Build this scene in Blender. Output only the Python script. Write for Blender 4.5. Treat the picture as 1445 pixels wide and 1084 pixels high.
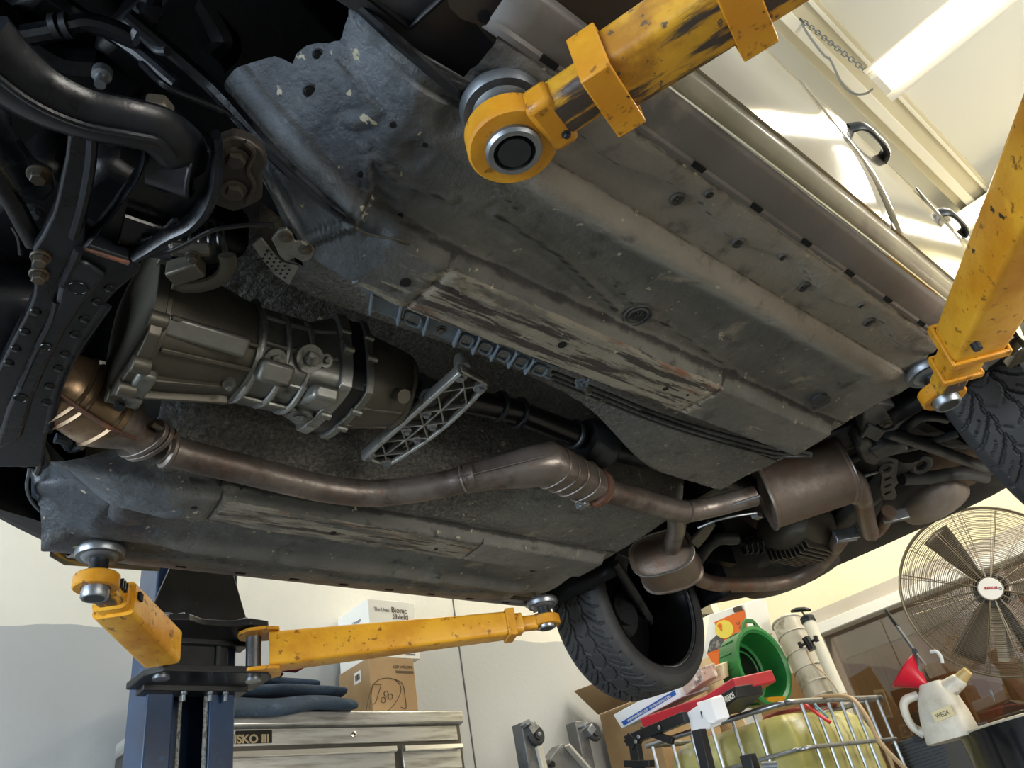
import bpy, bmesh, math, random
import numpy as np
from mathutils import Vector, Matrix, noise as mnoise

for o in list(bpy.data.objects):
    bpy.data.objects.remove(o)
random.seed(7)
SC = bpy.context.scene
COL = SC.collection

# ------------------------------------------------------------------ camera
# origin = the lens; +Y runs along the car towards its tail, +Z up; the floor lies at FLOOR
FLOOR = -0.75
W_, H_, PX, PY = 1445.0, 1084.0, 722.5, 542.0
FOC = 1091.96
_Z = Vector((380 - PX, -1050 - PY, FOC)).normalized()
_Y = Vector((2075 - PX, 1000 - PY, FOC)); _Y = (_Y - _Z * _Y.dot(_Z)).normalized()
_X = _Y.cross(_Z)
RIGHT = Vector((_X[0], _Y[0], _Z[0])); DOWN = Vector((_X[1], _Y[1], _Z[1])); FWD = Vector((_X[2], _Y[2], _Z[2]))
cam_d = bpy.data.cameras.new('camera')
cam = bpy.data.objects.new('camera', cam_d); COL.objects.link(cam)
cam.matrix_world = Matrix((( RIGHT[0], -DOWN[0], -FWD[0], 0), (RIGHT[1], -DOWN[1], -FWD[1], 0), (RIGHT[2], -DOWN[2], -FWD[2], 0), (0, 0, 0, 1)))
cam_d.sensor_fit = 'HORIZONTAL'; cam_d.sensor_width = 36.0
cam_d.lens = FOC / W_ * 36.0
cam_d.clip_start = 0.02; cam_d.clip_end = 60
SC.camera = cam

# ------------------------------------------------------------------ light and exposure
SC.view_settings.view_transform = 'Standard'
SC.view_settings.look = 'None'
SC.view_settings.gamma = 1.0
SC.view_settings.use_curve_mapping = False
SC.view_settings.exposure = 0.0
world = bpy.data.worlds.new('world'); SC.world = world; world.use_nodes = True
bg = world.node_tree.nodes['Background']
bg.inputs[0].default_value = (0.62, 0.78, 1.0, 1); bg.inputs[1].default_value = 0.4

def area(name, loc, target, sx, sy, power, col):
    l = bpy.data.lights.new(name, 'AREA'); l.shape = 'RECTANGLE'; l.size = sx; l.size_y = sy
    l.energy = power; l.color = col
    o = bpy.data.objects.new(name, l); COL.objects.link(o); o.location = loc
    d = Vector(target) - Vector(loc); o.rotation_euler = d.to_track_quat('-Z', 'Y').to_euler()
    o['label'] = name.replace('_', ' ')
    return o
# daylight through the open garage door behind the photographer
area('daylight_garage_door', (-1.6, -4.3, 0.25), (-1.0, 1.0, 0.75), 3.2, 1.9, 330, (0.74, 0.87, 1.0))
# daylight through the side opening right of the bay
area('daylight_side_door', (3.9, 1.6, 0.05), (-1.5, 1.4, 0.85), 2.4, 1.5, 230, (1.0, 0.95, 0.86))
# further shop tubes, unseen and assumed over the bay
area('unseen_tube_light_front', (-2.6, -0.6, 3.0), (-2.6, -0.6, 0), 1.2, 0.15, 45, (1.0, 0.95, 0.85))
area('unseen_tube_light_left', (-2.7, 2.6, 3.0), (-3.0, 2.6, 0), 0.15, 1.2, 26, (1.0, 0.94, 0.82))
area('unseen_tube_light_rear', (-1.5, 4.5, 3.05), (-1.6, 4.6, 0), 1.2, 0.15, 55, (1.0, 0.92, 0.76))
area('unseen_tube_light_right', (0.8, 4.0, 3.0), (0.6, 4.2, 0), 1.2, 0.15, 30, (1.0, 0.92, 0.76))

# ------------------------------------------------------------------ helpers
def ray(px, py):
    r = Vector((px - PX, py - PY, FOC))
    return Vector((r.dot(_X), r.dot(_Y), r.dot(_Z)))
def at(px, py, x=None, y=None, z=None):
    r = ray(px, py)
    t = x / r.x if x is not None else (y / r.y if y is not None else z / r.z)
    return r * t
WM = {}
def V(*a): return Vector(a)
def wm(o): return WM.get(o.name, Matrix.Identity(4)) if o else Matrix.Identity(4)
def thing(name, label, cat, loc=(0, 0, 0), rotz=0, group=None, M=None):
    o = bpy.data.objects.new(name, None); COL.objects.link(o); o.empty_display_size = 0.05
    m = M if M is not None else Matrix.Translation(loc) @ Matrix.Rotation(rotz, 4, 'Z')
    o.matrix_basis = m; WM[o.name] = m.copy()
    o['label'] = label; o['category'] = cat
    if group: o['group'] = group
    return o
def tag(o, label, cat, group=None, kind=None):
    o['label'] = label; o['category'] = cat
    if group: o['group'] = group
    if kind: o['kind'] = kind
    return o
def frame(d, up=(0, 0, 1)):
    """matrix whose X axis is d and Z axis is as close to up as can be"""
    x = Vector(d).normalized(); u = Vector(up)
    if abs(x.dot(u.normalized())) > 0.99: u = Vector((1, 0, 0)) if abs(x.x) < .9 else Vector((0, 1, 0))
    y = u.cross(x).normalized(); z = x.cross(y)
    return Matrix((x, y, z)).transposed()
def axframe(d):
    z = Vector(d).normalized(); a = Vector((1, 0, 0)) if abs(z.x) < .8 else Vector((0, 1, 0))
    x = (a - z * a.dot(z)).normalized(); y = z.cross(x)
    return x, y, z
def cr(pts, sub):
    P = [Vector(p) for p in pts]
    if len(P) < 3 or sub < 2: return P
    Q = [P[0] * 2 - P[1]] + P + [P[-1] * 2 - P[-2]]
    out = []
    for i in range(1, len(Q) - 2):
        a, b, c, d = Q[i-1], Q[i], Q[i+1], Q[i+2]
        for k in range(sub):
            t = k / sub
            out.append(0.5 * ((2*b) + (c-a)*t + (2*a-5*b+4*c-d)*t*t + (3*b-a-3*c+d)*t*t*t))
    out.append(P[-1]); return out
def lerpn(vals, n, sub):
    out = []
    for i in range(len(vals) - 1):
        for k in range(sub): out.append(vals[i] + (vals[i+1] - vals[i]) * k / sub)
    out.append(vals[-1]); return out
class MB:
    def __init__(s): s.v = []; s.f = []; s.m = []
    def add(s, vs, fs, mi=0):
        b = len(s.v); s.v += [Vector(p) for p in vs]
        s.f += [tuple(i + b for i in f) for f in fs]; s.m += [mi] * len(fs); return s
    def box(s, c, sz, R=None, mi=0, taper=1.0):
        c = Vector(c); R = R or Matrix.Identity(3)
        vs = []
        for dz in (-1, 1):
            k = taper if dz > 0 else 1
            for dx, dy in ((-1, -1), (1, -1), (1, 1), (-1, 1)):
                vs.append(c + R @ Vector((dx * sz[0] / 2 * k, dy * sz[1] / 2 * k, dz * sz[2] / 2)))
        return s.add(vs, [(3, 2, 1, 0), (4, 5, 6, 7), (0, 1, 5, 4), (1, 2, 6, 5), (2, 3, 7, 6), (3, 0, 4, 7)], mi)
    def bar(s, p0, p1, w, h, up=(0, 0, 1), mi=0):
        p0, p1 = Vector(p0), Vector(p1)
        return s.box((p0 + p1) / 2, ((p1 - p0).length, w, h), frame(p1 - p0, up), mi)
    def lathe(s, prof, c, axis=(0, 0, 1), n=24, mi=0, cap=True, sx=1.0, xdir=None, a0=0, a1=None):
        c = Vector(c); x, y, z = axframe(axis)
        if xdir is not None:
            xd = Vector(xdir); x = (xd - z * xd.dot(z)).normalized(); y = z.cross(x)
        vs = []; full = a1 is None; m = n if full else n + 1
        for r, h in prof:
            for k in range(m):
                a = 2 * math.pi * k / n if full else a0 + (a1 - a0) * k / n
                vs.append(c + x * (r * math.cos(a) * sx) + y * (r * math.sin(a)) + z * h)
        fs = []
        for i in range(len(prof) - 1):
            for k in range(n):
                k2 = (k + 1) % m
                fs.append((i*m + k, i*m + k2, (i+1)*m + k2, (i+1)*m + k))
        if cap and full:
            if prof[0][0] > 1e-6: fs.append(tuple(range(m))[::-1])
            if prof[-1][0] > 1e-6: fs.append(tuple((len(prof)-1)*m + k for k in range(m)))
        return s.add(vs, fs, mi)
    def cyl(s, p0, p1, r, r1=None, n=16, mi=0):
        p0, p1 = Vector(p0), Vector(p1)
        return s.lathe([(r, 0), (r if r1 is None else r1, (p1 - p0).length)], p0, p1 - p0, n, mi)
    def hexbolt(s, c, axis, r, h, mi=0, washer=True):
        a = Vector(axis).normalized()
        if washer: s.lathe([(r*1.45, 0), (r*1.45, h*.22), (r*1.3, h*.3)], c, a, 20, mi)
        s.lathe([(r, h*.2), (r, h*.9), (r*.85, h)], c, a, 6, mi)
        return s
    def tube(s, pts, r, n=12, sub=1, mi=0, cap=True, flat=None, up=None):
        R = list(r) if isinstance(r, (list, tuple)) else [r] * len(pts)
        P = cr(pts, sub); R = lerpn(R, len(pts), sub) if sub > 1 and len(pts) > 2 else R
        if len(R) != len(P): R = [R[0]] * len(P)
        t0 = (P[1] - P[0]).normalized()
        x, y, _ = axframe(t0)
        if up is not None:
            u = Vector(up); y = (u - t0 * u.dot(t0)).normalized(); x = y.cross(t0)
        rings = []; vs = []
        for i, p in enumerate(P):
            t = (P[min(i+1, len(P)-1)] - P[max(i-1, 0)]).normalized()
            x = (x - t * x.dot(t)).normalized(); y = t.cross(x)
            for k in range(n):
                a = 2 * math.pi * k / n
                fx, fy = (1, 1) if flat is None else flat
                vs.append(p + x * (R[i] * fx * math.cos(a)) + y * (R[i] * fy * math.sin(a)))
        fs = []
        for i in range(len(P) - 1):
            for k in range(n):
                k2 = (k + 1) % n
                fs.append((i*n + k, i*n + k2, (i+1)*n + k2, (i+1)*n + k))
        if cap:
            fs.append(tuple(range(n))[::-1]); fs.append(tuple((len(P)-1)*n + k for k in range(n)))
        return s.add(vs, fs, mi)
    def torus(s, c, axis, R, r, n=32, m=10, mi=0, sx=1.0, xdir=None):
        prof = [(R + r * math.cos(a), r * math.sin(a)) for a in [2*math.pi*k/m for k in range(m + 1)]]
        return s.lathe(prof, c, axis, n, mi, cap=False, sx=sx, xdir=xdir)
    def prism(s, poly, vec, mi=0):
        P = [Vector(p) for p in poly]; v = Vector(vec); n = len(P)
        fs = [tuple(range(n)), tuple(range(n, 2*n))[::-1]]
        fs += [((k+1) % n, k, n + k, n + (k+1) % n) for k in range(n)]
        return s.add(P + [p + v for p in P], fs, mi)
    def loft(s, rings, mi=0, cap=True, closed=True):
        n = len(rings[0]); vs = [p for r in rings for p in r]; fs = []
        for i in range(len(rings) - 1):
            for k in range(n if closed else n - 1):
                k2 = (k + 1) % n
                fs.append((i*n + k, i*n + k2, (i+1)*n + k2, (i+1)*n + k))
        if cap and closed: fs.append(tuple(range(n))[::-1]); fs.append(tuple((len(rings)-1)*n + k for k in range(n)))
        return s.add(vs, fs, mi)
    def grid(s, fn, nu, nv, mi=0):
        vs = [fn(i / nu, j / nv) for j in range(nv + 1) for i in range(nu + 1)]
        fs = [(j*(nu+1)+i, j*(nu+1)+i+1, (j+1)*(nu+1)+i+1, (j+1)*(nu+1)+i) for j in range(nv) for i in range(nu)]
        return s.add(vs, fs, mi)
    def mesh(s, name, mats, off=None, inv=None):
        me = bpy.data.meshes.new(name)
        vs = [(inv @ p) - off if inv is not None else p for p in s.v]
        me.from_pydata([tuple(p) for p in vs], [], s.f)
        for m in mats: me.materials.append(m)
        if len(mats) > 1: me.polygons.foreach_set('material_index', s.m)
        return me
    def build(s, name, mat, parent=None, bevel=0, sharp=35, smooth=True, label=None, subsurf=0, bseg=2, fix=True, solid=0):
        mats = mat if isinstance(mat, (list, tuple)) else [mat]
        Wp = wm(parent); inv = Wp.inverted()
        L = [inv @ p for p in s.v]
        lo = Vector([min(p[i] for p in L) for i in range(3)]); hi = Vector([max(p[i] for p in L) for i in range(3)])
        off = (lo + hi) / 2
        me = s.mesh(name, mats, off, inv)
        if fix:
            b = bmesh.new(); b.from_mesh(me); bmesh.ops.recalc_face_normals(b, faces=b.faces); b.to_mesh(me); b.free()
        if smooth:
            me.shade_smooth(); me.set_sharp_from_angle(angle=math.radians(sharp))
        o = bpy.data.objects.new(name, me); COL.objects.link(o)
        o.location = off
        if parent: o.parent = parent
        WM[o.name] = Wp @ Matrix.Translation(off)
        if label: o['label'] = label
        if solid:
            md = o.modifiers.new('solid', 'SOLIDIFY'); md.thickness = solid; md.offset = 0
        if bevel:
            md = o.modifiers.new('bevel', 'BEVEL'); md.width = bevel; md.segments = bseg; md.limit_method = 'ANGLE'
            md.angle_limit = math.radians(38); md.harden_normals = False
        if subsurf:
            md = o.modifiers.new('sub', 'SUBSURF'); md.levels = subsurf; md.render_levels = subsurf
        return o
def struct(o): o['kind'] = 'structure'; return o
def copy_tree(o, parent=None, M=None):
    c = o.copy(); COL.objects.link(c); c.parent = parent
    if parent is None and M is not None: c.matrix_basis = M; WM[c.name] = M
    elif parent is not None: WM[c.name] = wm(parent) @ c.matrix_basis
    for ch in list(o.children): copy_tree(ch, c)
    return c
def lettering(name, txt, mat, parent, origin, xdir, ydir, size, depth=0.001, align='LEFT', width=None, label=None, shear=0, bold=0):
    cu = bpy.data.curves.new('lettering', 'FONT'); cu.body = txt; cu.size = size; cu.extrude = depth; cu.align_x = align
    cu.shear = shear; cu.offset = bold
    t = bpy.data.objects.new('lettering', cu); COL.objects.link(t)
    bpy.context.view_layer.update()
    me = bpy.data.meshes.new_from_object(t.evaluated_get(bpy.context.evaluated_depsgraph_get()))
    bpy.data.objects.remove(t)
    x = Vector(xdir).normalized(); y = Vector(ydir); y = (y - x * y.dot(x)).normalized(); z = x.cross(y)
    xs = [v.co.x for v in me.vertices]
    k = 1.0
    if width and xs: k = width / (max(xs) - min(xs))
    mb = MB()
    mb.add([Vector(origin) + x * v.co.x * k + y * v.co.y + z * v.co.z for v in me.vertices], [tuple(p.vertices) for p in me.polygons])
    return mb.build(name, mat, parent, smooth=False, label=label, fix=False)

# ------------------------------------------------------------------ materials
def srgb(h):
    if isinstance(h, str):
        h = h.lstrip('#'); c = [int(h[i:i+2], 16) / 255 for i in (0, 2, 4)]
        return tuple(x / 12.92 if x <= .04045 else ((x + .055) / 1.055) ** 2.4 for x in c)
    return h
def mat(name, col, rough=0.5, metal=0.0, layers=(), bump=0.0, bscale=40.0, bstretch=(1, 1, 1), bdetail=5, coat=0, spec=0.5,
        emit=0, trans=0, alpha=1, ior=1.45, rvar=0, bump2=None, aniso=0):
    """layers: (colour, noise scale, low, high, stretch, roughness or None)"""
    m = bpy.data.materials.new(name); m.use_nodes = True
    nt = m.node_tree; N = nt.nodes; L = nt.links
    b = N['Principled BSDF']
    b.inputs['Roughness'].default_value = rough; b.inputs['Metallic'].default_value = metal
    b.inputs['Specular IOR Level'].default_value = spec; b.inputs['Coat Weight'].default_value = coat
    b.inputs['Coat Roughness'].default_value = 0.08; b.inputs['IOR'].default_value = ior
    b.inputs['Transmission Weight'].default_value = trans; b.inputs['Alpha'].default_value = alpha
    c = (*srgb(col), 1); b.inputs['Base Color'].default_value = c
    if emit:
        b.inputs['Emission Color'].default_value = c; b.inputs['Emission Strength'].default_value = emit
    tc = N.new('ShaderNodeTexCoord')
    def noise_out(scale, stretch, detail=6, seed=0.0):
        mp = N.new('ShaderNodeMapping'); L.new(tc.outputs['Object'], mp.inputs[0])
        mp.inputs['Scale'].default_value = stretch; mp.inputs['Location'].default_value = (seed, seed * 1.7, seed * .6)
        n = N.new('ShaderNodeTexNoise'); n.inputs['Scale'].default_value = scale; n.inputs['Detail'].default_value = detail
        n.inputs['Roughness'].default_value = 0.62
        L.new(mp.outputs[0], n.inputs['Vector']); return n.outputs['Fac']
    def ramp(src, lo, hi):
        r = N.new('ShaderNodeMapRange'); r.inputs['From Min'].default_value = lo; r.inputs['From Max'].default_value = hi
        r.interpolation_type = 'SMOOTHSTEP'; L.new(src, r.inputs['Value']); return r.outputs['Result']
    cur = None; rc = None
    for i, ly in enumerate(layers):
        lc, sc, lo, hi = ly[:4]; st = ly[4] if len(ly) > 4 and ly[4] else (1, 1, 1); rr = ly[5] if len(ly) > 5 else None
        fac = ramp(noise_out(sc, st, 7, 3.1 * (i + 1)), lo, hi)
        mx = N.new('ShaderNodeMix'); mx.data_type = 'RGBA'; L.new(fac, mx.inputs[0])
        if cur is None: mx.inputs[6].default_value = c
        else: L.new(cur, mx.inputs[6])
        mx.inputs[7].default_value = (*srgb(lc), 1); cur = mx.outputs[2]
        if rr is not None:
            mr = N.new('ShaderNodeMix'); mr.data_type = 'FLOAT'; L.new(fac, mr.inputs[0])
            if rc is None: mr.inputs[2].default_value = rough
            else: L.new(rc, mr.inputs[2])
            mr.inputs[3].default_value = rr; rc = mr.outputs[0]
    if cur is not None: L.new(cur, b.inputs['Base Color'])
    if rvar and rc is None:
        r = N.new('ShaderNodeMapRange'); r.inputs['From Min'].default_value = .3; r.inputs['From Max'].default_value = .7
        r.inputs['To Min'].default_value = max(0.02, rough - rvar); r.inputs['To Max'].default_value = min(1, rough + rvar)
        L.new(noise_out(9, (1, 1, 1), 5, 11), r.inputs['Value']); rc = r.outputs['Result']
    if rc is not None: L.new(rc, b.inputs['Roughness'])
    if bump:
        bp = N.new('ShaderNodeBump'); bp.inputs['Strength'].default_value = bump; bp.inputs['Distance'].default_value = 0.004
        L.new(noise_out(bscale, bstretch, bdetail, 5), bp.inputs['Height']); last = bp
        if bump2:
            b2 = N.new('ShaderNodeBump'); b2.inputs['Strength'].default_value = bump2[0]; b2.inputs['Distance'].default_value = 0.012
            L.new(noise_out(bump2[1], (1, 1, 1), 4, 7), b2.inputs['Height']); L.new(bp.outputs[0], b2.inputs['Normal']); last = b2
        L.new(last.outputs[0], b.inputs['Normal'])
    return m
M = {}
M['under'] = mat('underseal', '#3f403e', .62, layers=[('#55544e', 3, .4, .7, (1, .4, 1), .7), ('#2b2e30', 5, .5, .68, (1, .6, 1), .42), ('#6a655a', 22, .6, .74, None, .8)],
                 bump=.35, bscale=90, bump2=(.35, 14))
M['under_cool'] = mat('dark_glossy_underseal', '#33383d', .36, layers=[('#4a5058', 4, .42, .7, None, .45), ('#20242a', 7, .5, .68, None, .28), ('#5a564b', 26, .64, .74, None, .7)],
                 bump=.3, bscale=60, bump2=(.5, 16))
M['under_pale'] = mat('pale_dusty_underseal', '#6b655b', .7, layers=[('#7d766b', 4, .4, .65, (1, .3, 1)), ('#4a4843', 6, .52, .7)], bump=.2, bscale=120)
M['texture'] = mat('rough_sprayed_underseal', '#4a4940', .75, layers=[('#6b6858', 30, .45, .7), ('#2e302e', 8, .5, .66)], bump=1.0, bscale=75, bump2=(.8, 30))
M['rail'] = mat('scraped_rail_paint', '#343432', .6, layers=[('#8d8672', 26, .47, .56, (1.6, .16, 1), .7), ('#2b2928', 34, .55, .62, (1.5, .22, 1)), ('#b5ad98', 60, .6, .66, (1.6, .12, 1)), ('#6f3f28', 7, .64, .7, (1.5, .35, 1))],
                bump=.5, bscale=50, bstretch=(1, .2, 1))
M['rail_gray'] = mat('grey_rail_underseal', '#545a60', .5, layers=[('#3b3f43', 10, .5, .7), ('#6b7077', 4, .45, .7)], bump=.3, bscale=50)
M['black_sub'] = mat('black_painted_steel', '#0a0c10', .34, layers=[('#181b21', 8, .45, .7, None, .45), ('#07080b', 16, .5, .65, None, .25)], bump=.15, bscale=60, coat=.05, spec=.35)
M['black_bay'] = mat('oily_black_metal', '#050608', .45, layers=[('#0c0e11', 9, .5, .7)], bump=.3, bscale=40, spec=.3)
M['rubber'] = mat('tyre_rubber', '#2c2d2f', .66, layers=[('#3a3b3c', 6, .4, .7)], bump=.15, bscale=120)
M['rubber_sidewall'] = mat('smooth_tyre_rubber', '#191a1b', .5, bump=.05, bscale=120)
M['rim'] = mat('dark_rim_metal', '#1c1d1f', .35, metal=.6, rvar=.1)
M['alu'] = mat('cast_aluminium', '#7c7d78', .38, metal=.75, layers=[('#6a6962', 6, .4, .65, None, .55), ('#3d3b34', 14, .56, .7, None, .7)], bump=.12, bscale=180)
M['alu_dark'] = mat('grimy_cast_aluminium', '#57534a', .46, metal=.6, layers=[('#4b483f', 7, .4, .65, None, .65), ('#6a5c48', 12, .6, .74, None, .6)], bump=.15, bscale=160)
M['alu_bright'] = mat('bright_cast_aluminium', '#9a9a96', .36, metal=.85, layers=[('#6c6b66', 25, .5, .7, None, .5)], bump=.2, bscale=220)
M['blackband'] = mat('black_gasket_band', '#101114', .3, bump=.1, bscale=80)
M['exhaust'] = mat('brown_exhaust_steel', '#5f554f', .40, metal=.6, layers=[('#78706a', 5, .42, .6, (1, 1, 1), .34), ('#4a3e37', 10, .48, .68, None, .52), ('#75594a', 26, .6, .72, None, .55)], bump=.25, bscale=90)
M['rust'] = mat('rusty_muffler_steel', '#77695e', .42, metal=.5, layers=[('#7a5a48', 9, .48, .68, None, .52), ('#968b80', 7, .5, .7, None, .34), ('#5a4e45', 16, .58, .74, None, .55)], bump=.3, bscale=80)
M['rust_red'] = mat('red_rust', '#54392d', .7, layers=[('#7a4a34', 20, .5, .66)], bump=.5, bscale=80)
M['cat'] = mat('burnished_heat_shield', '#7c6851', .34, metal=.8, layers=[('#5b4636', 6, .5, .66, None, .5), ('#b59b80', 5, .55, .7, None, .3), ('#6f3f28', 14, .62, .7)], bump=.15, bscale=60)
M['paint'] = mat('champagne_car_paint', '#756c57', .1, metal=.3, layers=[('#575040', 3, .4, .7), ('#8f8970', 160, .62, .74)], coat=.8)
M['paint_under'] = mat('dusty_sill_paint', '#8b8672', .42, layers=[('#6c665d', 4, .4, .7), ('#554f4b', 10, .56, .72)], coat=.25, bump=.06, bscale=200)
M['sill_dark'] = mat('dusty_dark_sill', '#625e5b', .5, layers=[('#55524f', 3, .45, .65), ('#767068', 9, .55, .72)], bump=.1, bscale=120)
M['trim_black'] = mat('black_rubber_trim', '#08090a', .3)
M['chrome'] = mat('chrome_trim', '#d6d6d2', .12, metal=1)
M['steel'] = mat('zinc_steel', '#8f9499', .36, metal=.85, layers=[('#6a6e73', 12, .45, .68, None, .5)], bump=.08, bscale=100)
M['steel_dark'] = mat('dark_steel', '#3d4043', .4, metal=.7, layers=[('#26282a', 12, .5, .65)])
M['bolt'] = mat('bolt_steel', '#57534b', .42, metal=.75, layers=[('#57452f', 30, .5, .7)])
M['yellow'] = mat('yellow_lift_paint', '#d9a02b', .42, layers=[('#c07f14', 5, .4, .65, None, .5), ('#e0a42c', 9, .58, .7), ('#8a5a16', 45, .59, .66), ('#241f1a', 26, .66, .69, None, .6)], bump=.12, bscale=90, coat=.15)
M['yellow_worn'] = mat('worn_yellow_lift_paint', '#cf9a2a', .45, layers=[('#a06c1c', 9, .45, .62), ('#e0a42c', 14, .6, .7), ('#463c35', 14, .53, .58, (.16, 1.0, 1.0), .45), ('#5a4c3c', 40, .58, .64)], bump=.2, bscale=70)
M['column'] = mat('blue_column_paint', '#173150', .35, layers=[('#10243d', 3, .45, .65), ('#234060', 14, .6, .7)], coat=.2)
M['black_paint'] = mat('black_carriage_paint', '#0d0f12', .42, layers=[('#1c1f22', 9, .5, .7), ('#3a3a38', 50, .66, .72)], bump=.15, bscale=80)
M['rope'] = mat('wire_rope', '#8b8e8a', .5, metal=.5, layers=[('#54564f', 90, .45, .6)], bump=.6, bscale=300)
M['plastic_gray'] = mat('grey_blue_plastic', '#59636b', .5, layers=[('#3f464c', 9, .5, .7)], bump=.1, bscale=90)
M['hole'] = mat('painted_hole_dark', '#030303', .9)  # black plates painted for the dark inside of holes that are not cut
M['tan'] = mat('tan_undercoated_bumper', '#7a6552', .45, layers=[('#7d6450', 5, .4, .65), ('#4a3c33', 9, .55, .7)], bump=.15, bscale=80)
M['wallw'] = mat('white_wall_paint', '#d9d9d2', .6, layers=[('#cfd0ca', 2, .4, .7)], bump=.25, bscale=55, bdetail=8)
M['wallg'] = mat('grey_wall_paint', '#a3a9ad', .6, layers=[('#9aa0a6', 2, .4, .7), ('#b3b6b4', 7, .6, .75)], bump=.25, bscale=55, bdetail=8)
M['ceil'] = mat('ceiling_paint', '#dcdcd6', .7, bump=.05, bscale=50)
M['concrete'] = mat('concrete_floor', '#85837e', .5, layers=[('#75736e', 1.5, .4, .7), ('#93918b', 6, .55, .75)], bump=.1, bscale=60)
# ------------------------------------------------------------------ the room
XL, XR, YF, YB, ZC = -3.3, 4.2, 5.3, -4.6, 3.2
mb = MB(); mb.box(((XL+XR)/2, (YF+YB)/2, FLOOR - .1), (XR-XL+.4, YF-YB+.4, .2)); struct(mb.build('floor', M['concrete'], smooth=False))
mb = MB(); mb.box(((XL+XR)/2, (YF+YB)/2, ZC + .1), (XR-XL+.4, YF-YB+.4, .2)); struct(mb.build('ceiling', M['ceil'], smooth=False))
def wallmat():
    """white above a hand-painted grey dado whose edge wanders a little"""
    m = mat('two_tone_wall_paint', '#dcdad0', .62, layers=[('#d3d2ca', 2, .4, .7)], bump=.3, bscale=45, bdetail=8)
    nt = m.node_tree; N = nt.nodes; L = nt.links; b = N['Principled BSDF']
    src = b.inputs['Base Color'].links[0].from_socket
    geo = N.new('ShaderNodeNewGeometry'); sep = N.new('ShaderNodeSeparateXYZ'); L.new(geo.outputs['Position'], sep.inputs[0])
    nz = N.new('ShaderNodeTexNoise'); nz.inputs['Scale'].default_value = 2.2; nz.inputs['Detail'].default_value = 5
    L.new(geo.outputs['Position'], nz.inputs['Vector'])
    a = N.new('ShaderNodeMath'); a.operation = 'MULTIPLY_ADD'; L.new(nz.outputs['Fac'], a.inputs[0]); a.inputs[1].default_value = .07
    yy = N.new('ShaderNodeMath'); yy.operation = 'MULTIPLY_ADD'; L.new(sep.outputs['Y'], yy.inputs[0]); yy.inputs[1].default_value = -.028; yy.inputs[2].default_value = -1.225
    L.new(yy.outputs[0], a.inputs[2])
    s = N.new('ShaderNodeMath'); s.operation = 'ADD'; L.new(sep.outputs['Z'], s.inputs[0]); L.new(a.outputs[0], s.inputs[1])
    g = N.new('ShaderNodeMath'); g.operation = 'LESS_THAN'; L.new(s.outputs[0], g.inputs[0]); g.inputs[1].default_value = 0
    mx = N.new('ShaderNodeMix'); mx.data_type = 'RGBA'; L.new(g.outputs[0], mx.inputs[0]); L.new(src, mx.inputs[6]); mx.inputs[7].default_value = (*srgb('#a9acae'), 1)
    L.new(mx.outputs[2], b.inputs['Base Color']); return m
M['wall2'] = wallmat()
mb = MB(); mb.box((XL - .1, (YF+YB)/2, (ZC+FLOOR)/2), (.2, YF-YB+.4, ZC-FLOOR)); struct(mb.build('wall_left', M['wall2'], smooth=False))
# ------------------------------------------------------------------ the car: body and floor
CX = -1.054                                   # the car's centre line
car = thing('car', 'champagne car raised on the lift with its dark dirty underside to the camera', 'car', (CX, 1.1, 0.8))

def sst(a, b, x):
    t = np.clip((x - a) / (b - a), 0, 1); return t * t * (3 - 2 * t)
def vnoise(x, y, seed=0):
    xi = np.floor(x).astype(int); yi = np.floor(y).astype(int); fx = x - xi; fy = y - yi
    fx = fx * fx * (3 - 2 * fx); fy = fy * fy * (3 - 2 * fy)
    def h(a, b):
        n = np.sin(a * 127.1 + b * 311.7 + seed * 74.7) * 43758.5453; return n - np.floor(n)
    return (h(xi, yi) * (1-fx) + h(xi+1, yi) * fx) * (1-fy) + (h(xi, yi+1) * (1-fx) + h(xi+1, yi+1) * fx) * fy
def fbm(x, y, seed=0, oct=4):
    s = 0; a = .5
    for i in range(oct): s = s + a * vnoise(x * 2**i, y * 2**i, seed + i); a *= .5
    return s
def seg_d(x, y, pts):
    d = np.full(x.shape, 9.0)
    for (ax, ay), (bx, by) in zip(pts[:-1], pts[1:]):
        dx, dy = bx-ax, by-ay; t = np.clip(((x-ax)*dx + (y-ay)*dy) / (dx*dx+dy*dy), 0, 1)
        d = np.minimum(d, np.hypot(x-ax-t*dx, y-ay-t*dy))
    return d
def pz(pts, z):
    out = []
    for p in pts:
        q = at(p[0], p[1], z=z); out.append((q.x - CX, q.y))
    return out
RAILZ = 0.785
def tunnel_half(u, y):
    w = .185 - .02 * sst(.9, 1.15, y) - .10 * sst(1.1, 1.55, y)
    w = w + .05 * (1 - sst(.3, .5, y))
    return w
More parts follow.
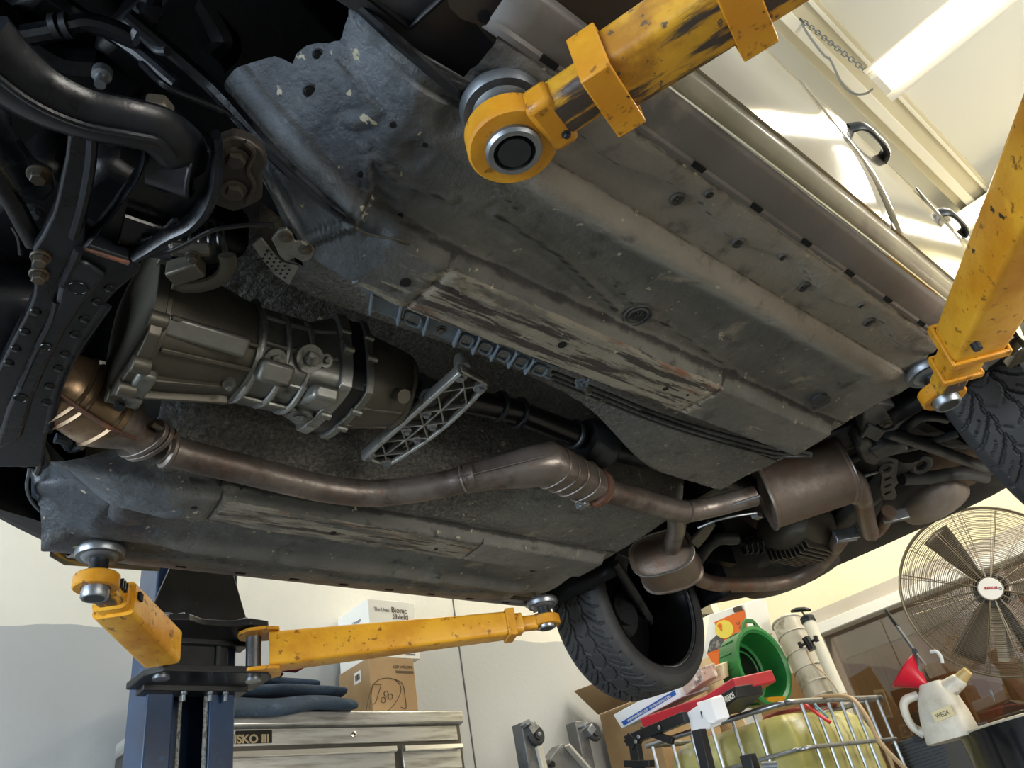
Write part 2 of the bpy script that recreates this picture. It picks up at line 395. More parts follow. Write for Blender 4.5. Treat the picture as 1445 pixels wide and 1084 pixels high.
def pan(u, y):
    s = np.abs(u)
    z = np.full(u.shape, .822)
    # gentle crown and pressed swages of the main floor
    z = z + .006 * sst(.43, .5, s) * (1 - sst(.55, .6, s)) * (1 - .5*np.sin(y * 5)) 
    # bright longitudinal ridge, then the outer panel
    rid = sst(.592, .60, s)
    z = z - .020 * sst(.585, .618, s) * (1 - sst(.622, .646, s)) * (1 - sst(1.62, 1.7, y)) * sst(.5, .62, y)
    z = z + .010 * sst(.645, .648, s)
    z = z - .008 * sst(.70, .712, s + .012 * np.sin(y * 21))
    z = z + .006 * sst(.742, .75, s)
    # frame rails
    off = .022 * (1 - sst(.30, .62, y))
    ri, ro = .337 + off, .431 + off * 1.3
    prof = sst(ri - .022, ri, s) * (1 - sst(ro, ro + .03, s))
    rz = RAILZ + .0 * y + .035 * (1 - sst(.25, .52, y)) + .10 * (1 - sst(.02, .3, y))
    tailr = 1 - sst(1.70, 1.735, y)
    z = np.where(prof > 0, z * (1 - prof * tailr) + rz * prof * tailr, z)
    # flanks rising from the rails to the tunnel mouth
    w = tunnel_half(u, y)
    fl = 1 - sst(w, ri - .015, s)
    z = z + np.where(s < ri, fl * (.055 * (1 - sst(1.05, 1.45, y)) + .012), 0)
    # the tunnel itself
    inn = 1 - sst(w - .03, w + .012, s)
    z = z + inn * .20
    # floor joggles near the tail: stiffening rings and rear kick-up
    z = z + .16 * sst(1.76, 1.90, y + .10 * sst(.62, .75, s)) 
    # toe board curling up at the nose
    toe0 = .40 - .06 * sst(.6, .74, s)
    z = z + np.where(s > .33, 1, .0) * np.clip(toe0 - y, 0, 1) ** 1.25 * 1.35 * sst(.36, .48, s)
    # transverse joints in the rails
    for yj in (.575, 1.26):
        z = z + .005 * np.exp(-((y - yj - .1*(s-.38)) / .005) ** 2) * prof
    # lumpy sealer
    z = z + .006 * (fbm(u * 14 + 7, y * 9, 3) - .5) + .003 * (fbm(u * 40, y * 32, 9) - .5)
    z = z + .010 * (1 - sst(.40, .62, y)) * (fbm(u * 22 + 3, y * 20, 33) - .5)
    tex = np.clip((.33 - s) / .03, 0, 1) * (s < .36)
    z = z + tex * .004 * (fbm(u * 70, y * 70, 5) - .5)
    # blisters, seams and creases the photograph shows on the left and right halves
    for (cu, cy, r, h) in ((.483, .969, .05, .004), (.484, 1.597, .035, .006), (.453, .424, .026, .007), (-.484, 1.58, .04, .005), (-.60, 1.30, .035, .004), (-.483, .96, .05, .004), (.455, .44, .03, -.008), (.56, .44, .02, -.006), (.63, .45, .02, -.006)):
        d = np.hypot(u - cu, y - cy); z = z - h * np.exp(-(d / r) ** 6)
    return z
def panz(u, y):
    return float(pan(np.array([float(u)]), np.array([float(y)]))[0])
seams = []
for pts, dep, wd in (([(385, 275), (430, 330), (495, 300), (520, 270), (515, 215)], .006, .006),
                     ([(495, 195), (520, 185), (530, 165), (480, 125)], .004, .007),
                     ([(700, 305), (790, 365), (870, 440)], .003, .010),
                     ([(855, 395), (893, 430)], .0025, .004),
                     ([(905, 440), (1000, 500), (1060, 540)], .002, .006),
                     ([(620, 365), (700, 410), (640, 385)], .003, .005),
                     ([(530, 225), (560, 260), (640, 285)], .004, .007),
                     ([(700, 250), (705, 270), (730, 300)], .003, .005),
                     ([(640, 355), (645, 390)], .004, .003)):
    seams.append((pz(pts, .822), dep, wd))
US = sorted(set([round(v, 4) for v in list(np.arange(-.80, .8001, .0065)) + [s*a for s in (1, -1) for a in (.645, .648, .651, .642, .592, .60, .3, .315, .326, .337, .431, .445, .461)]]))
YS = sorted(set([round(v, 4) for v in list(np.arange(.06, 1.905, .0075)) + [yj + d for yj in (.575, 1.26) for d in (-.004, 0, .004)]]))
UU, YY = np.meshgrid(np.array(US), np.array(YS))
# nose outline: the rows near the nose bend to follow the ragged edge of the toe board
def low_edge(u):
    jg = .010 * (fbm(u * 30, u * 0 + .7, 25) - .5)
    right = np.interp(u, [.30, .36, .40, .425, .445, .482, .527, .534, .537, .553, .571, .586, .596, .613, .631, .659, .672, .68], [.42, .37, .32, .275, .232, .243, .264, .272, .281, .279, .283, .290, .300, .306, .300, .293, .290, .43])
    left = .235 + .25 * (1 - sst(.20, .40, -u)) + jg
    e = np.where(u > 0, right, left); e = np.where(np.abs(u) < .30, .40 + jg, e)
    arc = .06 + np.sqrt(np.clip(.29 ** 2 - (u + .80) ** 2, 0, 1)); e = np.where(u < -.51, np.maximum(e, arc), e)
    return e
LE = low_edge(np.array(US))[None, :]
YY = np.where(YY < .55, LE + (YY - .06) * (.55 - LE) / .49, YY)
ZZ = pan(UU, YY)
for pts, dep, wd in seams:
    d = seg_d(UU, YY, pts); ZZ = ZZ - dep * np.exp(-(d / wd) ** 2) + dep * .9 * np.exp(-((d - wd * 1.6) / (wd * .5)) ** 2)
keep = (np.abs(UU) < .757)
idx = -np.ones(UU.shape, int); idx[keep] = np.arange(keep.sum())
vs = np.stack([UU[keep] + CX, YY[keep], ZZ[keep]], 1)
a, b, c, d = idx[:-1, :-1], idx[:-1, 1:], idx[1:, 1:], idx[1:, :-1]
ok = (a >= 0) & (b >= 0) & (c >= 0) & (d >= 0)
fs = np.stack([a[ok], d[ok], c[ok], b[ok]], 1)
def pan_material():
    m = bpy.data.materials.new('sprayed_floor_pan'); m.use_nodes = True
    nt = m.node_tree; N = nt.nodes; L = nt.links; b = N['Principled BSDF']
    tc = N.new('ShaderNodeTexCoord')
    def nz(scale, st=(1, 1, 1), det=6, sd=0, rough=.62):
        mp = N.new('ShaderNodeMapping'); L.new(tc.outputs['Object'], mp.inputs[0]); mp.inputs['Scale'].default_value = st; mp.inputs['Location'].default_value = (sd, sd, sd)
        n = N.new('ShaderNodeTexNoise'); n.inputs['Scale'].default_value = scale; n.inputs['Detail'].default_value = det; n.inputs['Roughness'].default_value = rough
        L.new(mp.outputs[0], n.inputs['Vector']); return n.outputs['Fac']
    def mr(v, lo, hi, a=0, bb=1):
        r = N.new('ShaderNodeMapRange'); r.interpolation_type = 'SMOOTHSTEP'
        for k, x in (('From Min', lo), ('From Max', hi), ('To Min', a), ('To Max', bb)): r.inputs[k].default_value = x
        L.new(v, r.inputs['Value']); return r.outputs['Result']
    def math_(op, a, bb):
        n = N.new('ShaderNodeMath'); n.operation = op
        for i, x in enumerate((a, bb)):
            if isinstance(x, (int, float)): n.inputs[i].default_value = x
            else: L.new(x, n.inputs[i])
        return n.outputs[0]
    def mix(f, a, bb):
        n = N.new('ShaderNodeMix'); n.data_type = 'RGBA'; L.new(f, n.inputs[0])
        for i, x in ((6, a), (7, bb)):
            if isinstance(x, str): n.inputs[i].default_value = (*srgb(x), 1)
            else: L.new(x, n.inputs[i])
        return n.outputs[2]
    def mixf(f, a, bb):
        n = N.new('ShaderNodeMix'); n.data_type = 'FLOAT'; L.new(f, n.inputs[0])
        for i, x in ((2, a), (3, bb)):
            if isinstance(x, (int, float)): n.inputs[i].default_value = x
            else: L.new(x, n.inputs[i])
        return n.outputs[0]
    def attr(nm):
        n = N.new('ShaderNodeAttribute'); n.attribute_name = nm; return n.outputs['Fac']
    big = nz(4, (1, .5, 1)); med = nz(16, sd=3); fine = nz(120, sd=5, det=8); speck = nz(38, sd=8, det=3)
    col = mix(mr(big, .38, .66), '#4f4e49', '#6b6961')
    col = mix(mr(med, .55, .7), col, '#3d3c37')
    col = mix(mr(nz(9, sd=21), .6, .72), col, '#857c69')
    cool = math_('MULTIPLY', attr('cool_gloss'), mr(nz(5, sd=12), .2, .5)); 
    colc = mix(mr(med, .45, .65), '#383e45', '#282d33'); colc = mix(mr(nz(10, sd=9), .56, .7), colc, '#565c63')
    col = mix(cool, col, colc)
    pale = attr('dust_and_light'); colp = mix(mr(big, .4, .65), '#8f887b', '#7a7368'); colp = mix(mr(med, .56, .72), colp, '#676159')
    col = mix(pale, col, colp)
    tx = attr('sprayed'); colt = mix(mr(fine, .35, .75), '#45433e', '#75726a'); col = mix(tx, col, colt)
    rl = attr('rail'); colr = mix(mr(nz(10, sd=31), .4, .65), '#42484d', '#555c62'); col = mix(rl, col, colr)
    sc = attr('scrape')
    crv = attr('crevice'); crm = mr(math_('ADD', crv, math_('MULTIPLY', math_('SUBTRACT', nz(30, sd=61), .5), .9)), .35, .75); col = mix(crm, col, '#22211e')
    st = nz(34, (1.5, .12, 1), 7, 2, .7); scr = mix(mr(nz(16, (1.5, .3, 1), 5, 17), .5, .62), '#827c6e', '#5d584f')
    scr = mix(mr(st, .50, .56), scr, '#36302c'); scr = mix(mr(nz(5, (2.5, .4, 1), 5, 41), .60, .68), scr, '#70462f')
    msk = mr(math_('ADD', sc, math_('MULTIPLY', math_('SUBTRACT', nz(26, (1.5, .18, 1), 6, 51), .5), 1.6)), .42, .58)
    col = mix(msk, col, scr)
    col = mix(mr(speck, .67, .71), col, '#a39b84')
    L.new(col, b.inputs['Base Color'])
    ro = mixf(attr('cool_gloss'), mr(med, .35, .7, .5, .72), mr(med, .35, .7, .28, .48)); ro = mixf(msk, ro, .6)
    L.new(ro, b.inputs['Roughness'])
    hgt = math_('ADD', math_('MULTIPLY', fine, .7), math_('MULTIPLY', nz(28, sd=44, det=8, rough=.7), 1.0))
    hgt = math_('ADD', hgt, math_('MULTIPLY', math_('MULTIPLY', nz(95, sd=15, det=3), tx), 2.5))
    bp = N.new('ShaderNodeBump'); bp.inputs['Strength'].default_value = .75; bp.inputs['Distance'].default_value = .005
    L.new(hgt, bp.inputs['Height']); L.new(bp.outputs[0], b.inputs['Normal'])
    return m
M['pan'] = pan_material()
me = bpy.data.meshes.new('floor_pan')
me.from_pydata((vs - np.array([CX, 1.0, .82])).tolist(), [], fs.tolist())
me.materials.append(M['pan']); me.shade_smooth()
su, sy = np.abs(UU[keep]), YY[keep]; uu = UU[keep]
n1 = fbm(uu * 12, sy * 12, 4) - .47; n2 = fbm(uu * 5, sy * 5, 14) - .47
offk = .022 * (1 - sst(.30, .62, sy)); ri, ro_ = .337 + offk, .431 + offk * 1.3
crev = np.zeros(su.shape)
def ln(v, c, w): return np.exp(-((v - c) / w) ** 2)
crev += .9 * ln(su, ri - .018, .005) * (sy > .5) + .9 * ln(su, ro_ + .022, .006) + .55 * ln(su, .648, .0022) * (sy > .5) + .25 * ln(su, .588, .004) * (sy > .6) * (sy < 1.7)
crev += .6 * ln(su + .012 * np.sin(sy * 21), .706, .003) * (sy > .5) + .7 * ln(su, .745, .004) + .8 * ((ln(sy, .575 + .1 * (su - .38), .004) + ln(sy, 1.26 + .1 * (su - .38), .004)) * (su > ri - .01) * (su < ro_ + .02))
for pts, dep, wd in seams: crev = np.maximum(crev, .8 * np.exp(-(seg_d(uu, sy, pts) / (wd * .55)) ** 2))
att = {
    'cool_gloss': np.clip(1 - sst(.38, .60, sy + n2 * .25), 0, 1) * np.where(uu < -.4, .9, 1) + np.where(uu < -.45, .45 * (1 - sst(.6, 1.5, sy)), 0),  # bluer and glossier towards the nose and the left side
    'dust_and_light': sst(.585, .61, su + n1 * .02) * sst(.4, .6, sy) * np.where(uu > 0, 1, .12) * .8,  # dusty outer panel, plus the ridge's lit brightness put into the colour
    'sprayed': (1 - sst(ri - .03, ri - .018, su)) * sst(.35, .5, sy) * (1 - .6 * sst(1.15, 1.3, sy)),
    'rail': ((su > ri - .01) & (su < ro_ + .012) & (sy < .50 + n1 * .2)).astype(float),
    'crevice': np.clip(crev, 0, 1),  # creases painted darker, dirt plus shade the flat light leaves out
    'scrape': ((su > ri - .004) & (su < ro_ + .006)) * (sst(.42, .50, sy) * .42 + .58 * sst(.565, .60, sy)) * (1 - .75 * sst(1.24, 1.3, sy)) * np.where(uu > 0, 1, .62) * sst(-.5, .2, .3 - n1),
}
for k, v in att.items():
    at_ = me.attributes.new(k, 'FLOAT', 'POINT'); at_.data.foreach_set('value', np.clip(v, 0, 1).astype(np.float32))
pan_o = bpy.data.objects.new('floor_pan', me); COL.objects.link(pan_o); pan_o.location = Vector((CX, 1.0, .82)) - wm(car).translation
pan_o.parent = car; WM[pan_o.name] = Matrix.Translation((CX, 1.0, .82))

def onpan(px, py, off=-.004):
    z = .84
    for _ in range(25):
        p = at(px, py, z=z); z = .6 * z + .4 * panz(p.x - CX, p.y)
    return at(px, py, z=z + off)
# inner sill panels, painted sills and doors
def profile_extrude(prof, y0, y1, ny=14, side=1, plan=None):
    m = MB(); rings = []
    for j in range(ny + 1):
        y = y0 + (y1 - y0) * j / ny; k = plan(y) if plan else 0
        rings.append([V(CX + side * (u + k * (1 if u > .76 else 0)), y, z) for u, z in prof])
    return m.loft(rings, closed=False, cap=False)
barrel = lambda y: -.022 * ((y - 1.25) / 1.4) ** 2
# pinch flange: dark strip with its slots
for side in (1, -1):
    sp = [(.744, .836), (.750, .829), (.756, .829), (.760, .833), (.785, .836), (.803, .842), (.812, .850)]
    o = profile_extrude(sp, .41, 1.90, 30, side).build('sill_flange', M['sill_dark'], car, solid=.002)
    seam = MB(); seam.tube([(CX + side * (.815 + barrel(y)), y, .852) for y in np.linspace(.41, 1.92, 24)], .0032, 6); seam.build('sill_seam', M['chrome' if side > 0 else 'trim_black'], car)
    rock = [(.815, .853), (.826, .862), (.836, .878), (.841, .893)]
    profile_extrude(rock, .41, 1.93, 26, side, barrel).build('rocker_panel', M['paint_under'] if side > 0 else M['paint'], car, solid=.003)
    door = [(.838, .893), (.845, .897), (.853, .94), (.860, 1.0), (.8635, 1.06), (.862, 1.12), (.855, 1.20), (.851, 1.28), (.845, 1.36), (.832, 1.44), (.818, 1.50)]
    profile_extrude(door, .42, 1.30, 24, side, barrel).build('front_door', M['paint'], car, solid=.003)
    profile_extrude(door, 1.306, 2.02, 16, side, barrel).build('rear_door', M['paint'], car, solid=.003)
    for k in range(13):
        y = .30 + k * .149 + .0535
        if .40 < y < 1.85:
            m = MB(); m.box((CX + side * .757, y, .8285), (.009, .026, .003)); m.build('sill_slot', M['hole'], car)  # raised black plate painted as the dark of a slot
    roof = [(.818, 1.50), (.77, 1.62), (.62, 1.92), (.5, 2.0), (0, 2.06)]
    profile_extrude([(u, z) for u, z in roof], .25, 2.3, 8, side).build('roof_side', M['paint'], car, solid=.01)
    for y0, tw in ((1.62, 0), (2.12, 0)):
        uo = .843 + barrel(y0)
        m = MB(); P = [V(CX + side * (uo + .002), y0 - .085, 1.352), V(CX + side * (uo + .026), y0 - .06, 1.35), V(CX + side * (uo + .030), y0, 1.348), V(CX + side * (uo + .024), y0 + .06, 1.35), V(CX + side * (uo + .0), y0 + .085, 1.352)]
        m.tube(P, [.011, .010, .009, .011, .012], 10, 4, flat=(.8, 1.5))
        m.build('door_handle', M['steel_dark'] if side > 0 else M['paint'], car)
# ------------------------------------------------------------------ nose of the car: dark engine bay, subframe, arms
def tz(pts, z=None):
    return [at(p[0], p[1], z=(p[2] if len(p) > 2 else z)) for p in pts]
def bx(name, lo, hi, m, parent=car, bevel=0, **k):
    mb = MB(); lo, hi = Vector(lo), Vector(hi); mb.box((lo+hi)/2, hi-lo); return mb.build(name, m, parent, bevel=bevel, **k)
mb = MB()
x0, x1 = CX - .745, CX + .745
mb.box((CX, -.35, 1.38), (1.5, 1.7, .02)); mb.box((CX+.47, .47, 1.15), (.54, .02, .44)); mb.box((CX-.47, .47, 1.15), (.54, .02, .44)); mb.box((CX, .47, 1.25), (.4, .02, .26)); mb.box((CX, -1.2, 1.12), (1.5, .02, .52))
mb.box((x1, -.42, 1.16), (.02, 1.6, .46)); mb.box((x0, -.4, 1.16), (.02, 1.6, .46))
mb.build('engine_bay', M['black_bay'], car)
# wheel housings: curved liners
def liner(side, name):
    m = MB(); u0, u1 = .685, .83
    def fn(i, j):
        a = math.radians(-8 + 196 * j); u = u0 + (u1 - u0) * i; r = .355 - .03 * (1 - i) + .004 * math.sin(j * 60)
        return V(CX + side * u, .03 + r * math.cos(a), .90 + r * math.sin(a) * .95)
    m.grid(fn, 8, 40)
    # inner cheek
    ring = [V(CX + side * u0, .03 + .325 * math.cos(math.radians(a)), .90 + .31 * math.sin(math.radians(a))) for a in range(-8, 189, 7)]
    m.add(ring + [V(CX + side * u0, .03, .92)], [(k, k+1, len(ring)) for k in range(len(ring) - 1)])
    return m.build(name, M['black_bay'], car, solid=.004, sharp=60)
bx('inner_panel', (CX + .66, -.3, .875), (CX + .80, .46, .885), mat('dark_smooth_panel', '#26262a', .35, layers=[('#343438', 4, .45, .65)]), sharp=60)
m = MB(); m.prism(tz([(628, -20), (634, 10), (650, 26), (672, 34), (692, 58), (735, 86), (800, 100), (900, 60), (960, -20)], .85), (0, 0, .004)); spl = m.build('splash_shield', mat('speckled_brown_shield', '#2d2722', .45, layers=[('#43362c', 6, .45, .65), ('#8d8678', 70, .66, .72)], bump=.2), car)
m = MB(); p = at(683, 23, z=.8495); m.cyl(p, p + V(0, 0, .003), .008, n=18); m.build('shield_hole', M['hole'], spl)
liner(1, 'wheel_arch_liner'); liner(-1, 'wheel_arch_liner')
# fender with its rolled arch lip, left side
for side in (1, -1):
    m = MB(); inner = []; outer = []
    for k in range(0, 33):
        a = math.radians(-10 + 200 * k / 32)
        inner.append((.03 + .36 * math.cos(a), .915 + .35 * math.sin(a)))
    rings = []
    for (y, z) in inner:
        rings.append([V(CX + side * .81, y, z), V(CX + side * .845, y * 1.0, z + .004), V(CX + side * .858, .03 + (y-.03) * 1.10, .915 + (z-.915) * 1.12), V(CX + side * .855, .03 + (y-.03) * 1.7, max(z, .915 + (z-.915) * 1.6))])
    m.loft(rings, closed=False, cap=False); m.build('front_fender', M['paint'], car, solid=.004)
# left front corner of the floor: bulged closing panel between toe board and arch
m = MB()
def lf(i, j):
    px = 45 + 215 * i; 
    top = 655 - 10 * i; bot = 700 + 90 * math.sin(min(1, i * 1.4) * 1.57)
    py = top + (bot - top) * j
    z = .865 - .035 * i + .02 * math.sin(i * 9) * (1-j) - .025 * math.sin(j * 3.14) + .06 * (1 - i) * (1 - i) + .05 * float(sst(.72, 1.0, np.array(i)))
    p = at(px, py, z=z + .012 * math.sin(i * 14 + j * 5) * (1 - i)); return p
m.grid(lf, 34, 20); m.build('toe_panel', M['under_cool'], car, solid=.003, sharp=80)
m = MB(); m.tube([at(px, py, z=z) for px, py, z in ((42, 660, .90), (38, 690, .89), (50, 715, .88), (80, 735, .87), (130, 748, .86), (200, 756, .85))], .0035, 6, 4); m.build('arch_seam', M['rail_gray'], car)
m = MB(); m.grid(lambda i, j: at(-60 + 330 * i - 30*j, 650 + (95 + 20*j) * min(1, i*1.9) ** .7 + 0 * j, z=.93 - .055 * min(1, i*1.6)) + V(-.06 * j, 0, .02 * j), 20, 6)
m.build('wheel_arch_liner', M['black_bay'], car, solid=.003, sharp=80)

# --- front subframe
ZS = .775
sub_pts = [(100, 150), (135, 150), (131, 225), (120, 300), (118, 345), (191, 370), (202, 380), (178, 401), (160, 417), (140, 441), (122, 470), (108, 492), (94, 514), (84, 535), (77, 560), (71, 590), (66, 618), (58, 660), (-40, 660), (-40, 590), (0, 516), (18, 480), (40, 437), (47, 417), (48, 396), (43, 379), (46, 352), (58, 335), (73, 305), (80, 280), (92, 222)]
m = MB(); m.prism(tz(sub_pts, ZS), (0, 0, .035)); sub = m.build('front_subframe', M['black_sub'], car, bevel=.004)
m = MB(); m.prism(tz([(96, 372), (120, 372), (150, 392), (118, 430), (92, 470), (70, 510), (48, 560), (30, 620), (-10, 640), (8, 580), (36, 520), (60, 470), (78, 430), (84, 400)], ZS - .010), (0, 0, .012)); m.build('channel', M['black_sub'], sub, bevel=.006)
m = MB(); m.tube(tz([(112, 352), (97, 385), (88, 402)], ZS - .006), .006, 8, 4); m.tube(tz([(80, 425), (72, 455), (52, 495), (30, 545)], ZS - .006), .005, 8, 4)
m.tube(tz([(131, 170), (128, 230), (117, 290), (104, 335)], ZS - .004), .006, 8, 4); m.build('pressed_rib', M['black_sub'], sub)
m = MB(); m.tube(tz([(150, 430), (130, 458), (108, 490), (92, 520), (78, 556), (66, 610)], ZS + .002), .005, 6, 4, flat=(1.6, .6)); m.build('pinched_edge', M['black_sub'], sub)
for (px, py) in ((50, 440), (35, 468), (22, 492), (12, 512), (155, 407), (137, 426), (120, 450), (106, 472), (92, 500), (83, 520), (70, 545), (66, 568)):
    m = MB(); p = at(px, py, z=ZS); m.lathe([(.0075, -.0005), (.006, -.0025), (.003, -.0035), (.0, -.0037)], p, (0, 0, 1), 12); m.build('spot_weld', M['black_sub'], sub)
for (px, py, r) in ((110, 407, .010), (65, 490, .006), (29, 562, .008)):
    p = at(px, py, z=ZS - .0108); m = MB(); m.lathe([(r, 0), (r, .006)], p + V(0, 0, -.0006), (0, 0, 1), 20); m.build('drain_hole', M['hole'], sub)
    m = MB(); m.torus(p, (0, 0, 1), r * 1.1, .0014, 24, 6); m.build('hole_rim', M['black_sub'], sub)
for (px, py) in ((58, 362), (56, 386)):
    p = at(px, py, z=ZS); m = MB(); m.hexbolt(p, (0, 0, -1), .0085, .014); m.build('bolt', M['bolt'], sub)
# weld of bare rust along the arm root
m = MB(); m.tube(tz([(116, 350), (140, 358), (165, 366), (182, 371)], ZS - .001), [.002, .0035, .003, .004], 7, 4); m.build('rusty_weld', M['rust_red'], sub)
# the cupped arm that carries the bushing
m = MB(); m.prism(tz([(119, 342), (150, 308), (176, 272), (196, 240), (207, 190), (240, 185), (296, 215), (307, 250), (302, 272), (292, 290), (268, 318), (240, 332), (214, 352), (191, 371)], .800), (0, 0, .012)); cup = m.build('subframe_arm', M['black_sub'], car, bevel=.002)
m = MB(); m.tube(tz([(119, 343), (150, 306), (176, 270), (195, 242), (205, 215), (206, 190)], .786), .010, 8, 4, flat=(.35, 1.6), up=(0, 0, 1)); m.build('rim_flange', M['black_sub'], cup)
m = MB(); m.tube(tz([(305, 190), (307, 222), (303, 258), (290, 290), (268, 314), (238, 330), (214, 346), (190, 362)], .782), [.007, .009, .011, .012, .012, .011, .010, .008], 10, 5, flat=(.8, 1.5), up=(0, 0, 1)); m.build('rim_flange', M['black_sub'], cup)
m = MB(); m.prism(tz([(176, 305), (230, 323), (215, 350), (165, 345)], .790), (0, 0, .012)); m.build('stiffener', M['black_sub'], cup, bevel=.002)
m = MB(); m.tube(tz([(176, 305), (205, 315), (232, 322), (246, 310), (252, 316), (233, 330), (200, 340)], .785), .0035, 6, 3); m.build('stiffener_lip', M['black_sub'], cup)
# bushing and control arm
c0, c1 = at(232, 205, z=.80), at(250, 262, z=.80)
m = MB(); b0_, b1_ = at(218, 222, z=.81), at(274, 240, z=.80); m.cyl(b0_, b1_, .036, .036, 28); m.torus(b1_, b1_ - b0_, .034, .003, 28, 8); bush = m.build('bushing', M['black_sub'], car)
m = MB(); m.tube(tz([(-40, 55, .76), (0, 92, .76), (55, 132, .76), (120, 160, .76), (185, 174, .765), (226, 186, .775), (254, 212, .79), (262, 238, .80)]), [.034, .031, .028, .025, .024, .024, .025, .022], 14, 5, flat=(1.25, .75)); ca = m.build('control_arm', M['black_sub'], car)
m = MB(); m.tube(tz([(-40, 72, .735), (0, 112, .735), (55, 150, .736), (120, 177, .738), (185, 190, .742), (225, 200, .75), (247, 224, .762)]), .004, 8, 5); m.build('seam_flange', M['black_sub'], ca)
m = MB(); m.prism(tz([(205, 145, .80), (232, 148, .80), (246, 165, .80), (240, 180, .80), (200, 170, .80)]), (0, 0, .02)); m.build('shim_plate', M['alu_dark'], ca, bevel=.003)
m = MB(); m.hexbolt(at(160, 187, z=.81), (.1, .2, -1), .014, .012); m.build('bolt', M['steel_dark'], ca)
# second plates and rods at the far left
m = MB(); m.prism(tz([(-20, 140), (10, 165), (28, 205), (48, 232), (72, 245), (78, 268), (62, 285), (28, 278), (8, 250), (-20, 225)], .83), (0, 0, .012)); pl = m.build('engine_mount_bracket', M['black_sub'], car, bevel=.003)
m = MB(); m.hexbolt(at(56, 246, z=.83), (0, 0, -1), .010, .012); m.build('bolt', M['bolt'], pl)
m = MB(); m.hexbolt(at(48, 298, z=.85), (0, 0, -1), .009, .010); m.build('bolt', M['steel_dark'], pl)
m = MB(); m.tube(tz([(-30, 210, .80), (18, 285, .80), (50, 345, .80)]), .013, 10, 1, flat=(1, .7)); m.build('brace_rod', M['black_sub'], car)
m = MB(); m.tube(tz([(18, 318, .80), (27, 335, .80), (30, 358, .80)]), .004, 8, 4); m.build('cable', M['black_sub'], car)
m = MB(); m.lathe([(.02, -.14), (.07, -.12), (.085, -.04), (.085, .05), (.06, .12), (.02, .14)], at(-8, 440, z=.90), (.2, 1, .1), 22); m.build('oil_pan', M['black_sub'], car)
# bracket with two big bolts
brp = [(303, 215), (312, 200), (330, 193), (352, 200), (372, 214), (377, 232), (369, 246), (371, 262), (370, 282), (352, 292), (330, 300), (303, 290), (298, 262)]
m = MB(); m.prism(tz(brp, .812), (0, 0, .02)); brm = mat('grimy_mount_steel', '#332e29', .5, metal=.4, layers=[('#4a4238', 12, .5, .65)], bump=.2); br = m.build('subframe_mount', brm, car, bevel=.003)
m = MB(); m.tube(tz([(345, 200), (358, 216), (349, 240), (358, 262), (348, 285)], .809), .0035, 7, 5); m.build('pressed_rib', brm, br)
for (px, py, r) in ((333, 223, .0115), (331, 268, .0115)):
    m = MB(); m.hexbolt(at(px, py, z=.812), (0, 0, -1), r, .011); m.build('bolt', brm, br)
# heavy seam at the edge of the toe board, drain tube and dark wires along it
P_ = [at(180, 20, z=.98), at(230, 62, z=.975)] + [onpan(x, y, -.006) for x, y in ((292, 116), (318, 142), (345, 172), (380, 212), (415, 246), (450, 278), (480, 303), (500, 315))]
m = MB(); m.tube(P_, [.009, .010, .010, .011, .010, .010, .009, .008, .006, .004], 8, 4); m.build('floor_seam', M['black_sub'], car)
m = MB(); m.tube([at(200, 90, z=.95), at(240, 125, z=.90)] + [onpan(x, y, -.012) for x, y in ((318, 158), (350, 190), (385, 226), (420, 258), (452, 286), (485, 309))], .0045, 8, 4); m.build('brake_line', M['black_sub'], car)
m = MB(); m.tube([onpan(x, y, -.003) for x, y in ((495, 0), (520, 22), (560, 58), (600, 92), (640, 128), (668, 158))], [.006, .007, .008, .008, .007, .004], 8, 4); m.build('floor_seam', M['black_sub'], car)
m = MB(); m.tube([onpan(x, y, -.003) for x, y in ((465, 290), (500, 320), (525, 332), (560, 338), (578, 345))], .0018, 6, 4); m.build('sealer_bead', M['alu_dark'], car)
# hoses high in the bay, some dark tubes added to give highlights
for pts, r, mm in (([(35, 50, 1.0), (60, 46, 1.0), (92, 40, 1.0), (125, 33, 1.0), (160, 42, 1.0), (190, 55, 1.0), (200, 45, 1.0), (210, 15, 1.02), (216, -20, 1.02)], .013, 'black_sub'),
                   ([(200, 50, .98), (222, 70, .97), (236, 72, .96)], .006, 'steel_dark'),
                   ([(70, -10, 1.05), (120, 25, 1.05), (190, 70, 1.0), (250, 120, .95)], .010, 'black_sub'),
                   ([(-20, 20, 1.1), (80, 90, 1.08), (140, 100, 1.08)], .03, 'black_bay'),
                   ([(280, -10, 1.1), (320, 60, 1.08), (300, 90, 1.05)], .02, 'black_bay'),
                   ):
    m = MB(); m.tube(tz(pts), r, 10, 5); m.build('hose', M[mm], car)
for (px, py) in ((75, 38), (90, 37), (210, 22)):
    p = at(px, py, z=1.0); q = at(px + 9, py - 1.5, z=1.0) if px < 200 else at(px + 1, py - 9, z=1.0); m = MB(); m.cyl(p, q, .0155, n=14); m.build('hose_clamp', M['steel_dark'], car)
m = MB(); m.lathe([(.012, 0), (.012, .012), (.007, .014), (.007, .03)], at(145, 100, z=.97), (0, 0, -1), 14); m.build('grease_fitting', M['steel'], car)
for (px, py, sx, sy, sz, z) in ((110, 60, .25, .2, .12, 1.18), (330, 40, .3, .25, .14, 1.15), (420, 20, .22, .2, .1, 1.2), (60, 280, .2, .12, .1, 1.0), (180, 260, .12, .14, .12, .94), (290, 330, .12, .1, .1, 1.02)):
    m = MB(); m.box(at(px, py, z=z), (sx, sy, sz), Matrix.Rotation(.3, 3, 'Z')); m.build('engine_casting', M['black_bay'], car, bevel=.02)
